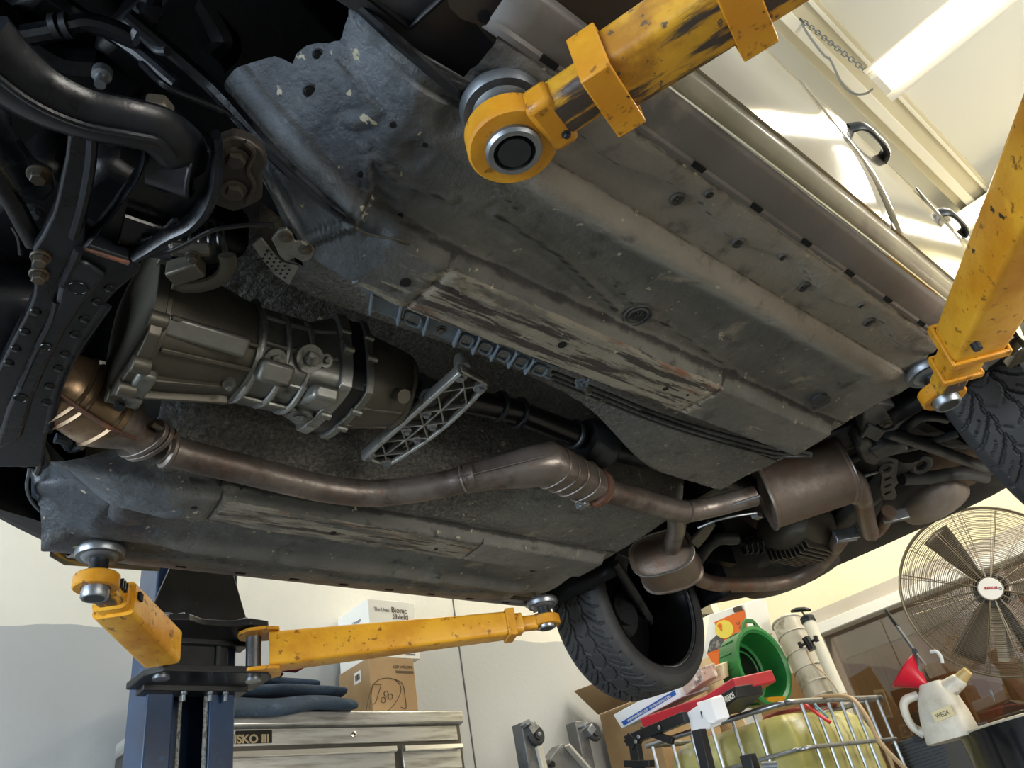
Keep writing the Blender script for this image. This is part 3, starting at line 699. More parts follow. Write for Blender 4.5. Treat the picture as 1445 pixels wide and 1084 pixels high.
# small D-shaped hook bracket under the cross member and its rod
m = MB(); m.tube(tz([(-20, 640), (0, 622), (12, 606), (40, 607), (48, 612), (60, 640), (63, 654), (56, 660)], .79), .006, 8, 4, flat=(1.5, .8)); m.tube(tz([(-20, 652), (20, 655), (50, 661)], .80), .003, 6, 2); m.build('tow_hook', M['black_sub'], car)
m = MB(); m.prism(tz([(-10, 636), (14, 628), (44, 640), (52, 655), (-10, 655)], .83), (0, 0, .02)); m.build('tow_hook_bracket', M['black_sub'], car, bevel=.003)
m = MB(); m.tube(tz([(42, 600), (55, 628), (60, 648), (53, 668)], .785), .006, 8, 4); m.build('hook_rod', M['black_sub'], car)
m = MB(); m.tube(tz([(78, 618, .85), (92, 622, .85), (100, 632, .85), (115, 628, .85)]), .010, 10, 4); m.build('grommet_hose', M['under_cool'], car)
# ------------------------------------------------------------------ gearbox
tr = M['alu_dark']
def ysec(y, r, zc=.895, xo=0, sq=.25, n=40, kz=1.0, flat=0):
    """rounded-octagon section of the casting at station y"""
    out = []
    for k in range(n):
        a = 2 * math.pi * k / n
        e = 1 + sq * (abs(math.cos(2 * a)) - .6) * -.25
        x = r * e * math.cos(a); z = r * e * kz * math.sin(a)
        if flat and z < -r * flat: z = -r * flat
        out.append(V(CX + xo + x, y, zc + z))
    return out
m = MB(); m.loft([ysec(.285, .118), ysec(.30, .118), ysec(.302, .112), ysec(.36, .104), ysec(.435, .088), ysec(.455, .086)])
gb = m.build('bell_housing', M['alu_dark'], car, sharp=50)
m = MB(); m.loft([ysec(.272, .126, sq=.6), ysec(.292, .126, sq=.6)]); 
for a in (200, 235, 262, 290, 325, 20, 60): 
    c = V(CX + .124 * math.cos(math.radians(a)), .283, .895 + .124 * math.sin(math.radians(a))); m.cyl(c - V(0, .014, 0), c + V(0, .014, 0), .014, n=14)
m.build('mounting_flange', M['alu_dark'], gb, bevel=.002)
m = MB()
for a, y0, y1, h in ((205, .30, .45, .014), (222, .30, .45, .010), (248, .31, .45, .012), (275, .31, .43, .008), (305, .30, .45, .012), (330, .30, .45, .012), (185, .30, .44, .012)):
    a = math.radians(a); d = V(math.cos(a), 0, math.sin(a)); p0 = V(CX, y0, .895) + d * .112; p1 = V(CX, y1, .895) + d * .086
    m.bar(p0, p1, .008, h * 2, d)
m.build('casting_rib', M['alu_dark'], gb, bevel=.002)
m = MB(); m.box((CX + .085, .36, .835), (.03, .14, .035), Matrix.Rotation(.8, 3, 'Y')); m.box((CX - .0, .30, .778), (.06, .03, .02)); m.box((CX - .07, .305, .792), (.03, .035, .02)); m.build('casting_pad', M['alu'], gb, bevel=.006)
m = MB(); m.cyl((CX - .07, .29, .777), (CX - .07, .29, .77), .009, n=16); m.build('inspection_hole', M['hole'], gb)
# main case with wrap-around ribs
m = MB(); m.loft([ysec(.452, .092, sq=.5), ysec(.458, .092, sq=.5), ysec(.459, .083, .892, sq=.5), ysec(.56, .083, .895, sq=.5), ysec(.60, .094, .90, sq=.8), ysec(.625, .096, .90, sq=.8)])
gc = m.build('gearbox_case', M['alu'], car, sharp=50)
def arc_rib(y0, y1, r, a0, a1, rr, zc=.893, n=26):
    return [V(CX + r * math.cos(math.radians(a0 + (a1 - a0) * k / n)), y0 + (y1 - y0) * k / n + .006 * math.sin(k / n * 3.14), zc + r * math.sin(math.radians(a0 + (a1 - a0) * k / n))) for k in range(n + 1)]
for y, r in ((.455, .088), (.502, .086), (.546, .087)):
    m = MB(); m.tube(arc_rib(y, y + .004, r - .002, 150, 400, .005), .0058, 8); m.build('wrap_rib', M['alu_bright'], gc)
m = MB()
for a in (-20, 20, -62, -100, -140): 
    a = math.radians(a); d = V(math.cos(a), 0, math.sin(a)); m.tube([V(CX, .455, .893) + d * .084, V(CX, .50, .893) + d * .084, V(CX, .56, .895) + d * .085, V(CX, .60, .9) + d * .092], .0045, 8, 3)
m.build('casting_rib', M['alu'], gc)
m = MB(); m.box((CX + .055, .49, .826), (.055, .06, .04), Matrix.Rotation(.75, 3, 'Y')); m.box((CX + .03, .585, .815), (.09, .05, .03), Matrix.Rotation(.35, 3, 'Y')); m.build('filler_boss', M['alu'], gc, bevel=.008)
for (x, y, z, d, r) in ((.072, .488, .838, (.75, 0, -.7), .011), (.088, .545, .85, (.8, 0, -.6), .014), (-.028, .585, .808, (-.2, 0, -1), .013), (.09, .575, .855, (.8, 0, -.5), .007), (.02, .43, .802, (.2, 0, -1), .006)):
    c = V(CX + x, y, z); dd = Vector(d).normalized(); m = MB(); m.lathe([(r * 1.9, -.018), (r * 1.8, 0)], c, dd, 22); m.hexbolt(c, dd, r, .011, washer=False); m.build('drain_plug', M['alu'], gc)
for k in range(9):
    a = math.radians(165 + k * 27); c = V(CX + .099 * math.cos(a), .617, .90 + .099 * math.sin(a)); m = MB(); m.cyl(c - V(0, .010, 0), c + V(0, .010, 0), .007, n=12); m.build('bolt_boss', M['alu'], gc)
m = MB(); m.loft([ysec(.606, .104, .90, sq=.9), ysec(.628, .106, .90, sq=.9)]); m.build('case_flange', M['alu_bright'], gc, bevel=.002)
m = MB(); m.loft([ysec(.628, .100, .90, sq=.9), ysec(.658, .100, .90, sq=.9)]); m.build('rubber_band', M['blackband'], car, sharp=50)
m = MB(); m.loft([ysec(.657, .107, .90, sq=.9), ysec(.672, .107, .90, sq=.9)]); m.build('case_flange', M['alu'], gc, bevel=.002)
for k in range(8):
    a = math.radians(170 + k * 30); c = V(CX + .103 * math.cos(a), .664, .90 + .103 * math.sin(a)); m = MB(); m.cyl(c - V(0, .010, 0), c + V(0, .010, 0), .006, n=12); m.build('bolt_boss', M['alu'], gc)
m = MB(); m.loft([ysec(.672, .094, .905, sq=.6), ysec(.70, .092, .905), ysec(.775, .080, .91), ysec(.79, .06, .915), ysec(.82, .042, .92), ysec(.87, .038, .92)]); tl = m.build('tail_housing', M['alu_dark'], car, sharp=45)
m = MB()
for a in (-35, -70, -110): 
    a = math.radians(a); d = V(math.cos(a), 0, math.sin(a)); m.tube([V(CX, .675, .905) + d * .093, V(CX, .77, .91) + d * .08], .004, 8)
m.torus((CX, .782, .91), (0, 1, 0), .074, .008, 36, 8); m.cyl((CX + .05, .74, .86), (CX + .085, .74, .83), .014, n=14); m.build('casting_rib', M['alu_dark'], tl)
m = MB(); m.cyl((CX + .03, .83, .93), (CX + .085, .80, .845), .018, .02, 18); m.torus((CX + .083, .801, .848), (.5, -.3, -.8), .014, .006, 20, 8); m.build('speed_sensor', M['steel_dark'], tl)
m = MB(); m.hexbolt((CX + .03, .80, .868), (.3, 0, -1), .009, .01); m.build('bolt', M['bolt'], tl)
# clutter above the bell housing: slave cylinder, hose, levers
m = MB(); m.tube([V(CX + .16, .235, .92), V(CX + .20, .30, .90), V(CX + .215, .33, .91)], .026, 14, 3); sl = m.build('slave_cylinder', M['steel_dark'], car)
m = MB()
for k in range(6): m.torus((CX + .185 + k * .008, .27 + k * .011, .905), (.5, .8, 0), .027, .003, 20, 6)
m.build('rubber_boot', M['blackband'], sl)
m = MB(); m.tube(tz([(198, 362, .82), (235, 356, .82), (262, 345, .82), (300, 325, .82), (345, 318, .82), (388, 317, .82)]), .0032, 8, 5); m.build('hydraulic_hose', M['blackband'], car)
m = MB(); m.tube(tz([(320, 360, .86), (322, 375, .86), (312, 392, .86), (290, 402, .86), (265, 405, .86), (245, 400, .86)]), .009, 10, 5, flat=(1.4, .7)); m.build('release_lever', M['alu_dark'], car)
m = MB(); m.box(at(262, 380, z=.86), (.05, .03, .03), Matrix.Rotation(.6, 3, 'Z')); m.tube(tz([(240, 350, .88), (262, 352, .88), (300, 352, .88)]), .012, 10, 3); m.build('linkage', M['alu_dark'], car, bevel=.004)
m = MB(); m.hexbolt(at(272, 360, z=.855), (0, 0, -1), .007, .012); m.build('bolt', M['bolt'], car)
# ------------------------------------------------------------------ driveshaft, tunnel brace
m = MB(); m.tube([V(CX + .0, .84, .93), V(CX + .01, 1.1, .945), V(CX + .01, 1.32, .93)], .030, 18); sh = m.build('drive_shaft', M['blackband'], car)
for y in (1.06, 1.12, 1.30):
    m = MB(); m.torus((CX + .01, y, .945 - max(0, y - 1.1) * .07), (0, 1, 0), .032, .006, 24, 8); m.build('shaft_collar', M['steel_dark'], sh)
m = MB(); m.lathe([(.05, 0), (.06, .02), (.06, .07), (.045, .09)], (CX + .01, 1.33, .925), (0, 1, -.1), 24); m.tube([V(CX + .01, 1.42, .92), V(CX + .0, 1.9, .95), V(CX, 2.25, .95)], .03, 16); m.build('center_bearing', M['steel_dark'], sh)
# cast aluminium brace: an open truss between two rims
ZB = .842
A = [(650, 521), (686, 541), (545, 655), (513, 643)]
pa, pb, pc, pd = [at(x, y, z=ZB) for x, y in A]         # right-front, right-rear, left-rear, left-front
def bq(i, j): return (pa * (1-i) + pd * i) * (1-j) + (pb * (1-i) + pc * i) * j + V(0, .018 * math.sin(i * math.pi) * j, .0)
m = MB()
for j in (0, 1):
    pts = [bq(k / 12, j) for k in range(13)]
    m.tube(pts, .0088, 8, 1, flat=(.9, 1.6) if j == 0 else (.7, 1.3), up=(0, 0, 1))
for i in (0.0, 1.0): m.tube([bq(i, 0), bq(i, 1)], .005, 8, flat=(.8, 1.4), up=(0, 0, 1))
mid = [bq(k, .5) for k in (.10, .34, .52, .70, .90)]
for k in range(4): m.bar(mid[k], mid[k+1], .004, .016)
for i, jj in ((.10, .34), (.34, .34), (.34, .52), (.52, .52), (.52, .70), (.70, .70), (.70, .90), (.90, .90)):
    pass
for q, (i0, i1) in zip(mid, ((.0, .22), (.22, .46), (.40, .62), (.6, .80), (.8, 1.0))):
    for i in (i0, i1):
        m.bar(q, bq(i, 0), .0035, .014); m.bar(q, bq(i, 1), .0035, .014)
tb = m.build('tunnel_brace', M['alu_bright'], car, bevel=.001)
m = MB(); m.add([bq(0, 0) + V(0, 0, .009), bq(0, 1) + V(0, 0, .009), bq(1, 1) + V(0, 0, .009), bq(1, 0) + V(0, 0, .009)], [(0, 1, 2, 3)]); m.build('web', M['alu_dark'], tb, solid=.003)
for i, j, r in ((.04, .12, .0085), (.04, .9, .0085), (.97, .1, .0085), (.98, .9, .0085), (.42, .28, .006), (.5, .72, .006), (.62, .28, .006), (.66, .74, .006)):
    p = bq(i, j); m = MB(); m.lathe([(r * 1.7, .004), (r * 1.7, -.006), (r * 1.3, -.008)], p, (0, 0, 1), 20); m.build('boss', M['alu_bright'], tb)
    m = MB(); m.hexbolt(p + V(0, 0, -.006), (0, 0, -1), r, .008); m.build('bolt', M['steel'], tb)
m = MB(); m.lathe([(.016, 0), (.014, .02), (.010, .03)], at(652, 520, z=.85), (0, 0, 1), 18); m.build('post', M['alu_bright'], tb)
# ------------------------------------------------------------------ exhaust
ex = None
def tsec(c, d, a, b, n=28, rot=0, up=(0, 0, 1)):
    x = Vector(d).normalized(); u = Vector(up); y = u.cross(x).normalized(); z = x.cross(y)
    out = []
    for k in range(n):
        t = 2 * math.pi * k / n; ca, sa = math.cos(t), math.sin(t)
        ex_ = 2 / 2.8
        out.append(Vector(c) + y * a * math.copysign(abs(ca) ** ex_, ca) + z * b * math.copysign(abs(sa) ** ex_, sa))
    return out
def blend(p0, p1, secs, up=(0, 0, 1)):
    p0, p1 = Vector(p0), Vector(p1); return [tsec(p0 + (p1 - p0) * t, p1 - p0, a, b, up=up) for t, a, b in secs]
ZE = .805
path = [(228, 632), (255, 640), (300, 652), (350, 664), (405, 678), (460, 690), (515, 696), (570, 693), (625, 684), (655, 676), (672, 671)]
m = MB(); m.tube(tz(path, ZE), .0295, 22, 4); ep = m.build('exhaust_pipe', M['exhaust'], car)
m = MB(); m.lathe([(.031, -.006), (.036, -.002), (.036, .003), (.031, .008)], tz([(236, 634)], ZE)[0], tz([(260, 641)], ZE)[0] - tz([(236, 634)], ZE)[0], 24); m.build('weld_bead', M['exhaust'], ep); m = MB(); m.torus(tz([(655, 676)], ZE)[0], tz([(670, 671)], ZE)[0] - tz([(640, 680)], ZE)[0], .030, .0025, 26, 6); m.build('weld_bead', M['exhaust'], ep)
# two-bolt flange
f0 = at(206, 622, z=ZE); fd = (at(230, 634, z=ZE) - at(180, 608, z=ZE)).normalized()
side_ = (at(228, 597, z=ZE) - at(188, 652, z=ZE)).normalized(); side_ = (side_ - fd * side_.dot(fd)).normalized(); upv = fd.cross(side_)
def flange(c, th, m):
    P = []
    for k in range(32):
        a = 2 * math.pi * k / 32; r = .034 + .022 * abs(math.cos(a)) ** 3
        P.append(c + side_ * r * math.cos(a) * 1.0 + upv * r * .95 * math.sin(a))
    m.prism(P, fd * th)
m = MB(); flange(f0 - fd * .012, .010, m); flange(f0 + fd * .001, .010, m); fl = m.build('exhaust_flange', M['exhaust'], ep, bevel=.0015)
for s_ in (1, -1):
    c = f0 + side_ * .046 * s_; m = MB(); m.cyl(c - fd * .035, c + fd * .02, .0055, n=10); m.hexbolt(c + fd * .010, fd, .009, .009); m.build('stud', M['bolt'], fl)
# catalytic converter under its pressed shield
c0, c1 = at(88, 548, z=.83), at(168, 600, z=.815)
m = MB(); m.loft(blend(at(60, 528, z=.84), at(205, 620, z=ZE), [(0, .03, .03), (.10, .052, .050), (.2, .058, .055), (.52, .060, .056), (.62, .058, .055), (.74, .048, .046), (.84, .036, .034), (.93, .029, .029), (1, .029, .029)])); cat = m.build('catalytic_converter', M['cat'], car, sharp=60)
m = MB()
for t in (.22, .30, .56):
    q = at(60, 528, z=.84).lerp(at(205, 620, z=ZE), t); m.loft(blend(q, q + (at(205, 620, z=ZE) - at(60, 528, z=.84)).normalized() * .008, [(0, .059, .056), (.5, .063, .060), (1, .059, .056)]))
m.build('pressed_ring', M['cat'], cat)
m = MB(); dd = (at(205, 620, z=ZE) - at(60, 528, z=.84)); P0 = at(60, 528, z=.84)
e1, e2, e3 = axframe(dd); sd = (V(0, 0, -1) - e3 * V(0, 0, -1).dot(e3)).normalized(); sx = sd.cross(e3)
m.tube([P0 + dd * t + (sd * .8 + sx * .55).normalized() * r for t, r in ((.08, .054), (.2, .063), (.4, .066), (.58, .064), (.72, .052), (.84, .038))], .0035, 8, 4, flat=(1.6, .8)); m.build('shield_seam', M['rust_red'], cat)
m = MB(); m.loft(blend(P0 + dd * .66, P0 + dd * 1.0, [(0, .055, .053), (.3, .046, .044), (.7, .031, .031), (1, .0305, .0305)])); m.build('cone', M['exhaust'], cat)
# flattened flexible section
p0, p1 = at(655, 676, z=ZE), at(770, 655, z=ZE + .01); q1 = at(840, 688, z=ZE + .015)
m = MB(); m.loft([tsec(p0, p1 - p0, .030, .030), tsec(p0.lerp(p1, .4), p1 - p0, .036, .033), tsec(p0.lerp(p1, .75), p1 - p0 + (q1 - p1) * .2, .050, .040), tsec(p1 + V(0, .0, 0), (p1 - p0) + (q1 - p1) * 1.0, .056, .044), tsec(p1.lerp(q1, .25), q1 - p1, .052, .043), tsec(p1.lerp(q1, .55), q1 - p1, .050, .042), tsec(p1.lerp(q1, .85), q1 - p1, .047, .041), tsec(q1, q1 - p1, .038, .036)]); fx = m.build('flex_section', M['exhaust'], car, sharp=60)
m = MB()
for t in (.12, .3, .48, .72): 
    q = p1.lerp(q1, t); P = tsec(q, (q1 - p1) + (p1 - p0) * .15, .0525 - .004 * t, .0435, n=28); m.tube(P + [P[0]], .0026, 6)
P = [p0.lerp(p1, t) + V(.0, -.0, 0) + V(.012 + .030 * t, -.030 - .010 * t, -.01) for t in (0, .5, 1)]
m.tube(P, .0022, 6, 3); m.build('pressed_ring', M['exhaust'], fx)
m = MB(); m.lathe([(.040, -.012), (.047, -.008), (.049, 0), (.047, .008), (.040, .012)], q1, q1 - p1, 30, cap=False); m.torus(q1 + (q1 - p1).normalized() * .012, q1 - p1, .044, .004, 30, 8); cl = m.build('band_clamp', M['rust_red'], car)
m = MB(); m.box(at(822, 712, z=.78), (.03, .02, .015)); m.cyl(at(812, 708, z=.775), at(828, 714, z=.775), .004); m.build('clamp_screw', M['steel'], cl, bevel=.002)
m = MB(); m.tube(tz([(846, 690, .825), (900, 705, .825), (945, 718, .825), (968, 722, .825)]) + tz([(1000, 717, .835), (1035, 708, .84), (1065, 700, .845)]), [.031, .031, .031, .031, .029, .029, .029], 22, 4); yp = m.build('y_pipe', M['exhaust'], car)
m = MB(); m.tube(tz([(950, 715, .83), (955, 740, .84), (950, 762, .85), (945, 785, .855)]), .0275, 20, 4); m.torus(at(968, 722, z=.825), V(.3, 1, 0), .031, .003, 24, 6); m.build('branch_pipe', M['exhaust'], yp)
def ovalcan(pa_, pb_, a, b, n=40, rot=0.0, up=(0, 0, 1)):
    d = (pb_ - pa_); L_ = d.length
    def sec(t, k):
        S = tsec(pa_ + d * t, d, a * k, b * k, n, up=up)
        return S
    r = .008 / L_
    return [sec(.02, .70), sec(.05, .84), sec(.05, .95), sec(0, .98), sec(0, 1.05), sec(.03, 1.05), sec(.05, 1.0), sec(.95, 1.0), sec(.97, 1.05), sec(1, 1.05), sec(1, .98), sec(.95, .95), sec(.95, .84), sec(.98, .70)]
def canrims(pa_, pb_, a, b, parent):
    d = pb_ - pa_
    for t in (.005, .995):
        S = tsec(pa_ + d * t, d, a * 1.04, b * 1.04, 44); m = MB(); m.tube(S + [S[0]], .0035, 6); m.build('rolled_rim', M['exhaust'] if t > .5 else M['alu'], parent)
m0, m1 = at(1078, 702, z=.875), at(1192, 664, z=.89)
m = MB(); m.loft(ovalcan(m0, m1, .098, .090)); mf = m.build('muffler', M['rust'], car, sharp=40); canrims(m0, m1, .098, .090, mf)
m = MB(); m.tube(tz([(1195, 670, .885), (1208, 680, .885), (1216, 700, .885), (1222, 730, .89), (1228, 752, .895)]), .030, 20, 5); m.tube(tz([(1228, 755, .895), (1240, 745, .905), (1255, 722, .915)]), .026, 16, 4); m.build('tail_pipe', M['rust'], mf)
m = MB(); m.tube(tz([(1035, 712, .80), (1060, 704, .80), (1072, 700, .80)]), .004, 8, 3); m.tube(tz([(985, 745, .82), (1010, 735, .82), (1040, 728, .82), (1068, 724, .82)]), .0035, 8, 4); m.box(at(1068, 728, z=.82), (.02, .03, .014)); m.build('hanger_rod', M['steel'], mf)
m = MB(); m.prism(tz([(975, 765), (985, 755), (1000, 738), (1010, 742), (998, 760), (985, 775)], .83), (0, 0, .012)); m.build('hanger_bracket', M['alu_dark'], mf, bevel=.002)
r0 = at(933, 780, z=.845); r1 = r0 + V(-.075, .17, .0); r1 = at(932, 826, z=.845) + V(0, 0, .0)
dr = V(-.16, .28, -.02).normalized(); r1 = r0 + dr * .17
m = MB(); m.loft(ovalcan(r0, r1, .098, .066)); rs = m.build('resonator', M['rust'], car, sharp=40); canrims(r0, r1, .098, .066, rs)
m = MB(); m.tube([r0 + V(.01, .0, -.06) + dr * t for t in (.02, .06, .09, .13)], [.002, .004, .003, .002], 7, 3); m.build('weld_bead', M['alu_bright'], rs)
m = MB(); m.tube([r1 - dr * .02 + V(.04, 0, 0)] + tz([(1000, 822, .88), (1060, 825, .885), (1110, 820, .89), (1150, 802, .895), (1175, 775, .90), (1188, 757, .90)]), .029, 20, 5); op = m.build('tail_pipe', M['rust'], car)
m = MB(); c = at(1192, 757, z=.898); ax = at(1200, 745, z=.90) - at(1180, 770, z=.898); m.box(c, (.014, .080, .045), frame(ax)); m.box(c + ax.normalized() * .018, (.012, .088, .045), frame(ax)); m.build('exhaust_flange', M['steel'], op, bevel=.004)
m = MB(); c = at(1262, 728, z=.915); m.box(c, (.014, .095, .045), frame(at(1270, 715, z=.915) - at(1250, 745, z=.915))); m.box(c + V(.01, -.03, -.01), (.010, .095, .04), frame(at(1270, 715, z=.915) - at(1250, 745, z=.915))); m.build('exhaust_flange', M['steel'], mf, bevel=.004)
# ------------------------------------------------------------------ vented plastic strip along the right rail
gx = M['plastic_gray']
g0, g1 = at(500, 392, z=.80), at(790, 532, z=.80)
strip = MB(); 
sd0, sd1 = at(525, 412, z=.80), at(788, 520, z=.80); sl0, sl1 = at(522, 437, z=.80), at(775, 536, z=.80)
def gq(i, j): return (sd0 * (1-i) + sd1 * i) * (1-j) + (sl0 * (1-i) + sl1 * i) * j
cells = [(.0, .13), (.13, .26), (.26, .42), (.42, .525), (.525, .63), (.63, .735), (.735, .84), (.84, .97)]
# plate built as frame bars round real openings
def plate(i0, i1, j0, j1): strip.loft([[gq(i0, j0), gq(i1, j0), gq(i1, j1), gq(i0, j1)], [p + V(0, 0, .004) for p in (gq(i0, j0), gq(i1, j0), gq(i1, j1), gq(i0, j1))]])
plate(0, 1, -.05, .14); plate(0, 1, .86, 1.0)
for k, (a_, b_) in enumerate(cells):
    if k in (0, 2): plate(a_, b_, .14, .86)
    else: plate(a_, a_ + .018, .14, .86); plate(b_ - .018, b_, .14, .86)
st = strip.build('vent_strip', gx, car, bevel=.0008)
for k, (a_, b_) in enumerate(cells):
    m = MB(); m.bar(gq(a_, -.1) + V(0, 0, -.004), gq(a_, 1.08) + V(0, 0, -.004), .0035, .012); m.build('vent_fin', gx, st, bevel=.0008)
    if k not in (0, 2):
        m = MB(); P = []
        for t in range(24):
            a = 2 * math.pi * t / 24; ii = (a_ + b_) / 2 + (b_ - a_) * .30 * math.copysign(abs(math.cos(a)) ** .6, math.cos(a)); jj = .5 + .36 * math.copysign(abs(math.sin(a)) ** .6, math.sin(a))
            P.append(gq(ii, jj) + V(0, 0, -.003))
        m.tube(P + [P[0]], .0022, 6, flat=(.8, 1.8), up=(0, 0, 1)); m.build('slot_rim', gx, st)
m = MB(); m.bar(g0, sd0, .014, .006); m.tube([at(508, 388, z=.796), at(504, 396, z=.79), at(498, 398, z=.79)], .004, 8, 2); m.build('tab', gx, st, bevel=.001)
m = MB(); m.hexbolt(gq(.34, .5), (0, 0, -1), .006, .007); m.build('bolt', M['bolt'], st)
# brake and fuel lines beside the strip
for off, r in ((0, .0042), (7, .0036), (13, .0030)):
    m = MB(); m.tube(tz([(780, 525 + off), (850, 553 + off), (930, 585 + off), (1010, 610 + off), (1090, 630 + off), (1145, 640 + off * .3)], .805), r, 8, 3); m.build('brake_line', M['steel_dark'], car)
m = MB(); m.tube(tz([(905, 580, .815), (960, 600, .815), (1040, 628, .815), (1090, 648, .815), (1100, 648, .815)]), .003, 6, 3); m.build('brake_line', M['steel_dark'], car)
m = MB()
for k in range(9): m.tube([at(820 + random.uniform(-8, 12), 543 + random.uniform(-8, 8), z=.80) for _ in range(4)], .0022, 6, 4)
m.build('zip_tie', gx, car)
for (px, py) in ((826, 546), (830, 553), (850, 566)):
    m = MB(); m.hexbolt(at(px, py, z=.803), (0, 0, -1), .005, .008); m.build('bolt', M['bolt'], car)
# perforated shield and its little bracket
hs = tz([(356, 346), (368, 336), (376, 345), (386, 358), (398, 370), (422, 375), (408, 402), (388, 388), (370, 366)], .806)
m = MB(); m.prism(hs, (0, 0, .003)); sh_ = m.build('perforated_shield', M['alu'], car)
for k in range(6):
    for j in range(3):
        px = 377 + k * 6.2 + j * -3.0; py = 354 + k * 5.4 + j * 5.6
        if px < 352 or px > 418: continue
        m = MB(); p = at(px, py, z=.8055); m.cyl(p, p + V(0, 0, .001), .0019, n=10); m.build('vent_hole', M['hole'], sh_)
m = MB(); m.prism(tz([(383, 338), (392, 326), (404, 323), (412, 330), (416, 341), (426, 340), (438, 342), (444, 352), (440, 366), (428, 371), (416, 364), (404, 370), (395, 362), (388, 348)], .80), (0, 0, .006)); hb = m.build('hose_bracket', M['alu'], car, bevel=.0015)
for px, py in ((403, 335), (431, 352)):
    m = MB(); m.hexbolt(at(px, py, z=.80), (0, 0, -1), .0065, .005); m.build('bolt', M['bolt'], hb)
# plugs, grommets and holes in the floor
plugm = mat('grey_rubber_plug', '#4b4843', .6)
def plug(u, y, r, n=4, star=False, z=None):
    z = panz(u, y) - .001 if z is None else z
    c = V(CX + u, y, z); m = MB(); m.lathe([(r, .004), (r, -.002), (r * .82, -.0045), (r * .80, -.001), (r * .5, -.001), (0, -.001)], c, (0, 0, 1), 28)
    if star:
        m.torus(c + V(0, 0, -.002), (0, 0, 1), r * 1.25, r * .10, 32, 8)
        for k in range(4): d = V(math.cos(k * .785), math.sin(k * .785), 0) * r * .6; m.bar(c - d + V(0, 0, -.002), c + d + V(0, 0, -.002), .002, .003)
    p = m.build('floor_plug', plugm if not star else M['under'], car)
    if n:
        for k in range(n):
            a = k * 2 * math.pi / n + .6; q = c + V(math.cos(a), math.sin(a), 0) * r * .3; m = MB(); m.cyl(q, q + V(0, 0, -.0016), r * .13, n=8); m.build('plug_hole', M['hole'], p)
for px, py in ((958, 286), (1043, 344), (1137, 409), (1229, 459)):
    q = at(px, py, z=.822); plug(q.x - CX, q.y, .0125)
for px, py, r in ((1103, 360, .008), (999, 270, .008), (1213, 428, .007)):
    q = at(px, py, z=.828); plug(q.x - CX, q.y, r, 1)
plug(.483, .969, .021, 0, True); plug(.484, 1.597, .024, 0); plug(-.484, 1.58, .020, 0); plug(-.60, 1.30, .014, 0)
for px, py, r, z in ((572, 398, .0085, RAILZ), (793, 486, .008, RAILZ), (939, 548, .006, RAILZ), (274, 716, .006, RAILZ), (470, 752, .0075, RAILZ), (615, 775, .005, RAILZ), (970, 557, .003, RAILZ),
                     (439, 129, .007, None), (555, 176, .0035, None), (600, 204, .0035, None), (509, 246, .004, None), (449, 77, .005, None), (564, 304, .004, None)):
    q = at(px, py, z=z or .822)
    if z is None:
        for _ in range(6): q = at(px, py, z=panz(q.x - CX, q.y))
        m = MB(); m.torus(q + V(0, 0, .0005), (0, 0, 1), r * 1.35, r * .25, 24, 8); m.build('hole_swage', M['under_cool'], car)
    m = MB(); m.cyl(q + V(0, 0, .004), q + V(0, 0, -.0022), r, n=18); m.build('drain_hole', M['hole'], car)
m = MB(); m.lathe([(.02, 0), (.02, .006), (.008, .008)], at(1155, 562, z=.818), (0, 0, -1), 24); m.build('floor_plug', M['rubber'], car)
q = at(322, 690, z=.835); m = MB(); m.tube([at(x, y, z=.815) for x, y in ((312, 678), (309, 695), (316, 708), (326, 714), (336, 706), (340, 690), (341, 681))], .0035, 8, 4); m.tube(tz([(322, 714, .81), (312, 724, .808), (303, 733, .806)]), .0025, 6, 2); m.build('cable_tie', M['blackband'], car)
# ------------------------------------------------------------------ tail of the car
def rear_fn(i, j):
    u = -.80 + 1.6 * i; y = 1.80 + 1.28 * j
    yb = 3.12 - .30 * abs(u / .83) ** 3.2
    y = 1.80 + (yb - 1.80) * j
    z = 1.12
    z = 1.14 - .21 * float(sst(.70, .985, np.array(j))) - .02 * math.sin(j * 9) * math.sin(i * 11)
    if j > .985: z = .93
    # spare-wheel well, pale on the right
    d = math.hypot((u + .10) / .30, (y - 2.72) / .25); 
    z -= .10 * float(1 - sst(.75, 1.05, np.array(d)))
    z -= .05 * float(1 - sst(.7, 1.1, np.array(math.hypot((u - .38) / .17, (y - 2.74) / .19))))
    return V(CX + u, y, z)
m = MB(); m.grid(rear_fn, 70, 60); rf = m.build('trunk_floor', mat('dark_trunk_underseal', '#2a2826', .6, layers=[('#3d3834', 6, .45, .65), ('#4a3c32', 9, .58, .7)], bump=.4, bscale=60), car, solid=.004, sharp=80)
# bumper cover: outer skin plus inner tan face
m = MB(); rings = []
for k in range(0, 41):
    u = -.84 + 1.68 * k / 40; yb = 3.13 - .32 * abs(u / .84) ** 3.4
    uo = u * (1 - .0 * abs(u)); 
    rings.append([V(CX + u * .96, yb - .34, 1.05), V(CX + u * .985, yb - .20, .965), V(CX + u * .995, yb - .03, .930), V(CX + u * 1.01, yb + .008, .934), V(CX + u * 1.02, yb + .04, .99), V(CX + u * 1.02, yb + .05, 1.25), V(CX + u, yb + .0, 1.42)])
m.loft([r[:4] for r in rings[:27]], closed=False, cap=False); m.build('bumper_underside', bpy.data.materials['dark_trunk_underseal'], car, solid=.004, sharp=60)
m = MB(); m.loft([r[:4] for r in rings[26:]], closed=False, cap=False); m.build('bumper_underside', M['tan'], car, solid=.004, sharp=60)
m = MB(); m.loft([r[3:] for r in rings], closed=False, cap=False); m.build('rear_bumper', M['paint'], car, solid=.004, sharp=60)
